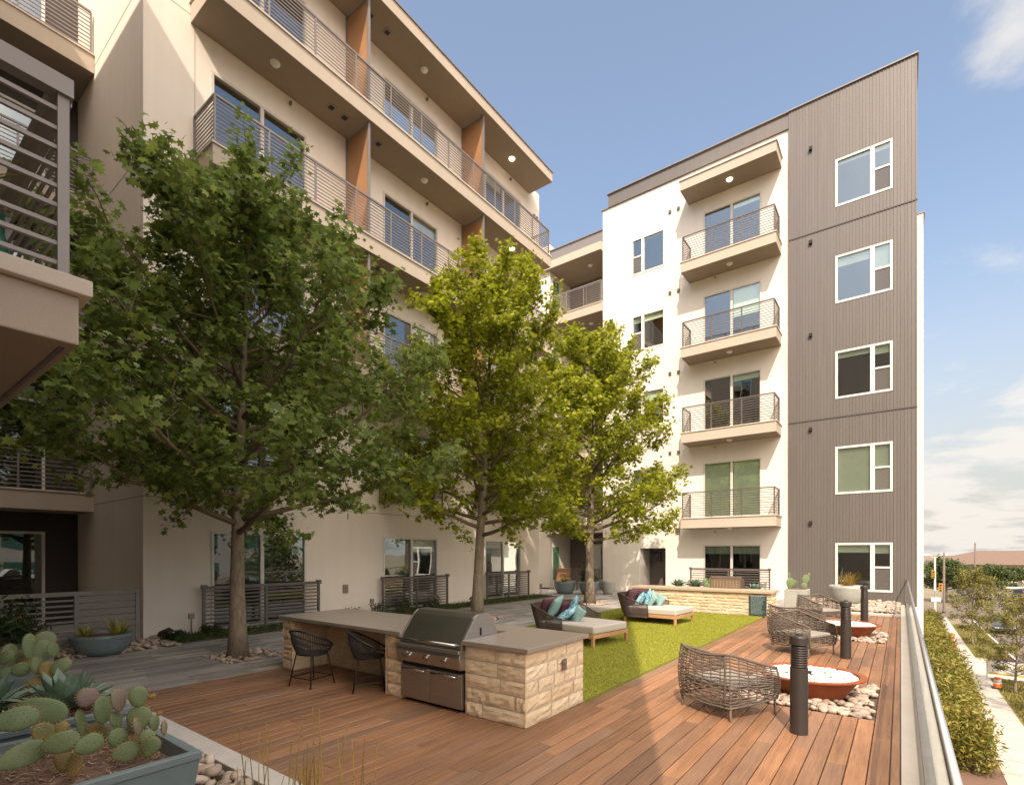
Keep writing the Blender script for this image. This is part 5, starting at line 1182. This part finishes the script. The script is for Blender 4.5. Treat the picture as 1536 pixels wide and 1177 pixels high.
# poles and signals
def pole(name,label,cat,x,y,h,r,m,arms=()):
    t=thing(name,label,cat,(x,y,SZ)); MB().tube([(0,0,0),(0,0,.3),(0,0,h)],[r*1.5,r,r*.7],10).build('pole',m,t,smooth=True)
    for (dx,dz,l) in arms:
        a=MB(); a.tube([(0,0,h-.3),(dx*.5,0,h+dz*.7),(dx,0,h+dz)],.05,6); ar=a.build('arm',m,t); MB().box(dx-l/2,dx+l/2,-.14,.14,h+dz-.10,h+dz+.06).build('lamp_head',LAMPW,ar,bevel=.03)
    return t
pole('street_lamp','tall pale twin armed street lamp at the crossing','street lamp',4.15,100.5,8.3,.16,mat('pale pole',(.55,.50,.44),.5,.2),[(-1.1,.25,.8),(1.1,.35,.8)])
pole('utility_pole','dark wooden utility pole right of the pale street lamp at the crossing','pole',5.15,99.5,8.9,.17,mat('dark pole',(.16,.12,.10),.8))
pole('utility_pole','leaning dark utility pole against the brown roof','pole',15.2,176,11.5,.22,MC['dark pole']); 
up=pole('utility_pole','pale utility pole at the right before the storefronts','pole',23.5,158,12.5,.2,MC['pale pole']); MB().box(-1.1,1.1,-.06,.06,11.2,11.4).build('crossarm',MC['dark pole'],up)
YEL=mat('signal yellow',(.62,.33,.03),.5)
def signal(x,y,z,label):
    t=thing('traffic_signal',label,'traffic light',(x,y,z),0,'yellow traffic signals at the crossing'); MB().box(-.22,.22,-.2,.2,0,1.25).build('housing',YEL,t,bevel=.04)
    for k,m in enumerate((mat('signal green lens',(.03,.1,.05),.3),mat('signal amber lens',(.2,.1,.02),.3),mat('signal red lens',(.16,.02,.015),.3))):
        MB().lathe([(.0,0),(.15,0),(.16,.06),(.13,.06)],14,0).build('lens',m,t,loc=(0,-.20,.22+k*.4)).rotation_euler.x=R(90)
signal(4.75,99.2,SZ+3.1,'yellow traffic signal head on the dark pole at the crossing'); signal(3.95,100.1,SZ+5.0,'yellow traffic signal head high on the pale street lamp')
sg=thing('street_sign','small white sign board below the signals at the crossing','sign',(4.2,98.5,SZ)); MB().box(-.05,.05,-.03,.03,0,2.4).build('post',MC['pale pole'],sg); MB().box(-.55,.55,-.05,-.031,1.7,2.3).build('panel',FRAMEW,sg)
def cone(x,y,label,h=1.1,r=.26):
    t=thing('traffic_barrel',label,'traffic barrel',(x,y,SZ+.071),0,'orange traffic barrels'); O=mat('safety orange',(.75,.16,.03),.6)
    MB().box(-r*1.3,r*1.3,-r*1.3,r*1.3,0,.07).build('base',BLACK,t); MB().lathe([(r,.07),(r*.95,h*.4),(r*.88,h*.41),(r*.8,h),(r*.3,h+.03),(0,h+.03)],18).build('body',O,t)
    for k in (.5,.75): MB().lathe([(r*(.92-.10*k)+.012,h*k-.06),(r*(.90-.10*k)+.012,h*k+.06)],18).build('white_band',FRAMEW,t)
cone(3.95,64.5,'orange traffic barrel standing on the far sidewalk'); cone(3.35,67.5,'orange traffic barrel half hidden by the hedge'); cone(5.05,45.8,'low orange traffic cone beside the banner sign',.7,.22)
bs=thing('banner_sign','white banner sign with purple top and yellow bottom band on the street lawn','sign',(5.75,48.3,SZ+.06),R(-8))
MB().box(-.95,.95,-.015,.0,.45,1.55).build('banner',FRAMEW,bs); MB().box(-.95,.95,-.02,-.016,1.42,1.551).build('purple_band',mat('purple band',(.16,.06,.26),.5),bs); MB().box(-.95,.95,-.02,-.016,.449,.56).build('yellow_band',mat('yellow band',(.55,.42,.02),.5),bs)
mb=MB(); mb.tube([(-.7+.1*k,-.022,.98+.13*math.sin(k*1.7)) for k in range(15)],.028,5); mb.build('script_lettering',mat('script ink',(.10,.11,.15),.5),bs)
for x in (-.96,.96): MB().box(x-.03,x+.03,-.03,.03,0,1.6).build('post',MC['pale pole'],bs)
lp=thing('street_lamp','long armed cobra head street lamp reaching in from the right over the road','street lamp',(11.2,53.5,SZ))
q=[Vector((0,0,0)),Vector((0,0,5.2)),Vector((-.3,0,6.2)),Vector((-1.6,-.6,6.45)),Vector((-4.4,-1.9,6.35))]
MB().tube(q,[.11,.09,.08,.06,.045],10).build('pole',FRAMEW,lp,smooth=True); MB().ball((-4.75,-2.06,6.33),.5,.18,.09,12,6,0,Matrix.Rotation(R(25),3,'Z')).build('lamp_head',FRAMEW,lp,smooth=True)
# cars
TYRE=mat('tyre',(.02,.02,.02),.9); RIM=mat('rim',(.4,.4,.4),.3,.9); CGL=mat('car glass',(.02,.025,.03),.06,0,0,1,spec=.8)
def car(loc,rz,paint,label,suv=False):
    t=thing('parked_car',label,'car',loc,rz,'cars on the street and parking lot'); L=4.5;W_=.9; r=.34; hh=1.62 if suv else 1.42; b=.98 if suv else .88
    # nose at -y
    lo=[(-2.25,.30),(-2.27,.62),(-2.1,.74),(-1.15,b-.06),(-.95,b),(1.6,b),(2.1,b-.04),(2.25,.72),(2.24,.30),(1.85,.26),(1.75,.52),(1.40,.66),(1.05,.52),(.95,.24),(-.95,.24),(-1.05,.52),(-1.40,.66),(-1.75,.52),(-1.85,.26)]
    MB().prism(lo,0,-W_,W_).build('body',paint,t,bevel=.06)
    cab=MB(); cab.add([(-.82,-.95,b),(.82,-.95,b),(.82,1.95 if suv else 1.7,b),(-.82,1.95 if suv else 1.7,b),(-.64,-.2,hh-.05),(.64,-.2,hh-.05),(.64,1.55 if suv else .95,hh-.05),(-.64,1.55 if suv else .95,hh-.05)],[(0,1,5,4),(1,2,6,5),(2,3,7,6),(3,0,4,7)]); cab.build('windows',CGL,t)
    MB().box(-.66,.66,-.22,1.57 if suv else .97,hh-.055,hh).build('roof',paint,t,bevel=.03)
    pl=MB()
    for s in (-1,1):
        for (y0,y1) in ((-.95,-.2),(1.95 if suv else 1.7,1.55 if suv else .95),(.45,.45)): pl.bar((s*.83,y0,b-.01),(s*.65,y1,hh-.04),.05,.05)
    pl.build('pillars',paint,t)
    for s in (-1,1):
        for y in (-1.40,1.40):
            w_=MB(); w_.tube([(s*.70,y,r),(s*.91,y,r)],r,20); tw=w_.build('wheel',TYRE,t,bevel=.03); MB().tube([(s*.90,y,r),(s*.925,y,r)],[r*.62,r*.55],16).build('rim',RIM,tw)
        MB().box(s*.55,s*.86,-2.285,-2.20,.62,.74).build('headlight',LAMPW,t,bevel=.03); MB().box(s*.6,s*.86,2.20,2.265,.66,.8).build('tail_light',mat('tail light red',(.35,.02,.02),.3),t,bevel=.02); MB().box(s*.86,s*1.02,-.85,-.72,b,b+.12).build('mirror',paint,t,bevel=.02)
    MB().box(-.5,.5,-2.29,-2.2,.40,.58).build('grille',BLACK,t); return t
PD_=mat('dark grey car paint',(.055,.06,.065),.25,.5,0,1,coat=1); PW_=mat('silver car paint',(.5,.49,.47),.3,.4,0,1,coat=1); PY_=mat('yellow car paint',(.62,.36,.03),.3,0,0,1,coat=1); PR_=mat('brown car paint',(.13,.08,.07),.3,.3,0,1,coat=1)
car((9.0,79.5,SZ),R(4),PD_,'dark grey car driving towards us on the road beside the airy street tree'); car((19.5,141,SZ),R(30),PR_,'dark brown car on the road far behind the cobra lamp',True); car((26,160,SZ),R(80),PW_,'silver car in the parking lot below the green awning',True); car((31.5,166,SZ),R(85),PY_,'yellow car at the right edge of the parking lot',True); car((24.5,139,SZ),R(20),PD_,'dark car at the right edge in front of the parking lot')

# across the road, seen in the window reflections
eb=thing('office_building','tan office building across the road with rows of green windows','building',(48,14,SZ))
MB().box(0,16,-26,26,0,13).build('wall',TANL,eb)
GW=mat('green office glass',(.06,.16,.12),.1)
for k in range(3):
    for j in range(9): MB().box(-.05,-.003,-23.5+j*5.3,-20+j*5.3,1.5+k*4,3.8+k*4).build('window',GW,eb)
for i,(x,y,h) in enumerate(((27,6,9),(26,17,8),(28,28,9.5),(27,-6,8.5))): tree('broad_tree',['broad tree across the road facing the nearest balcony','broad tree across the road opposite the grill','broad tree across the road opposite the lawn','broad tree across the road behind the camera side'][i],(x,y,SZ),h,[(1.8,2.2),(2.6,3.4),(h*.6,3.6),(h*.8,2.8),(h*.93,1.6),(h,.3)],.2,FARL,5000,.42,2.2,'trees across the road',LANCE,20,seed=80+i,twig=0)
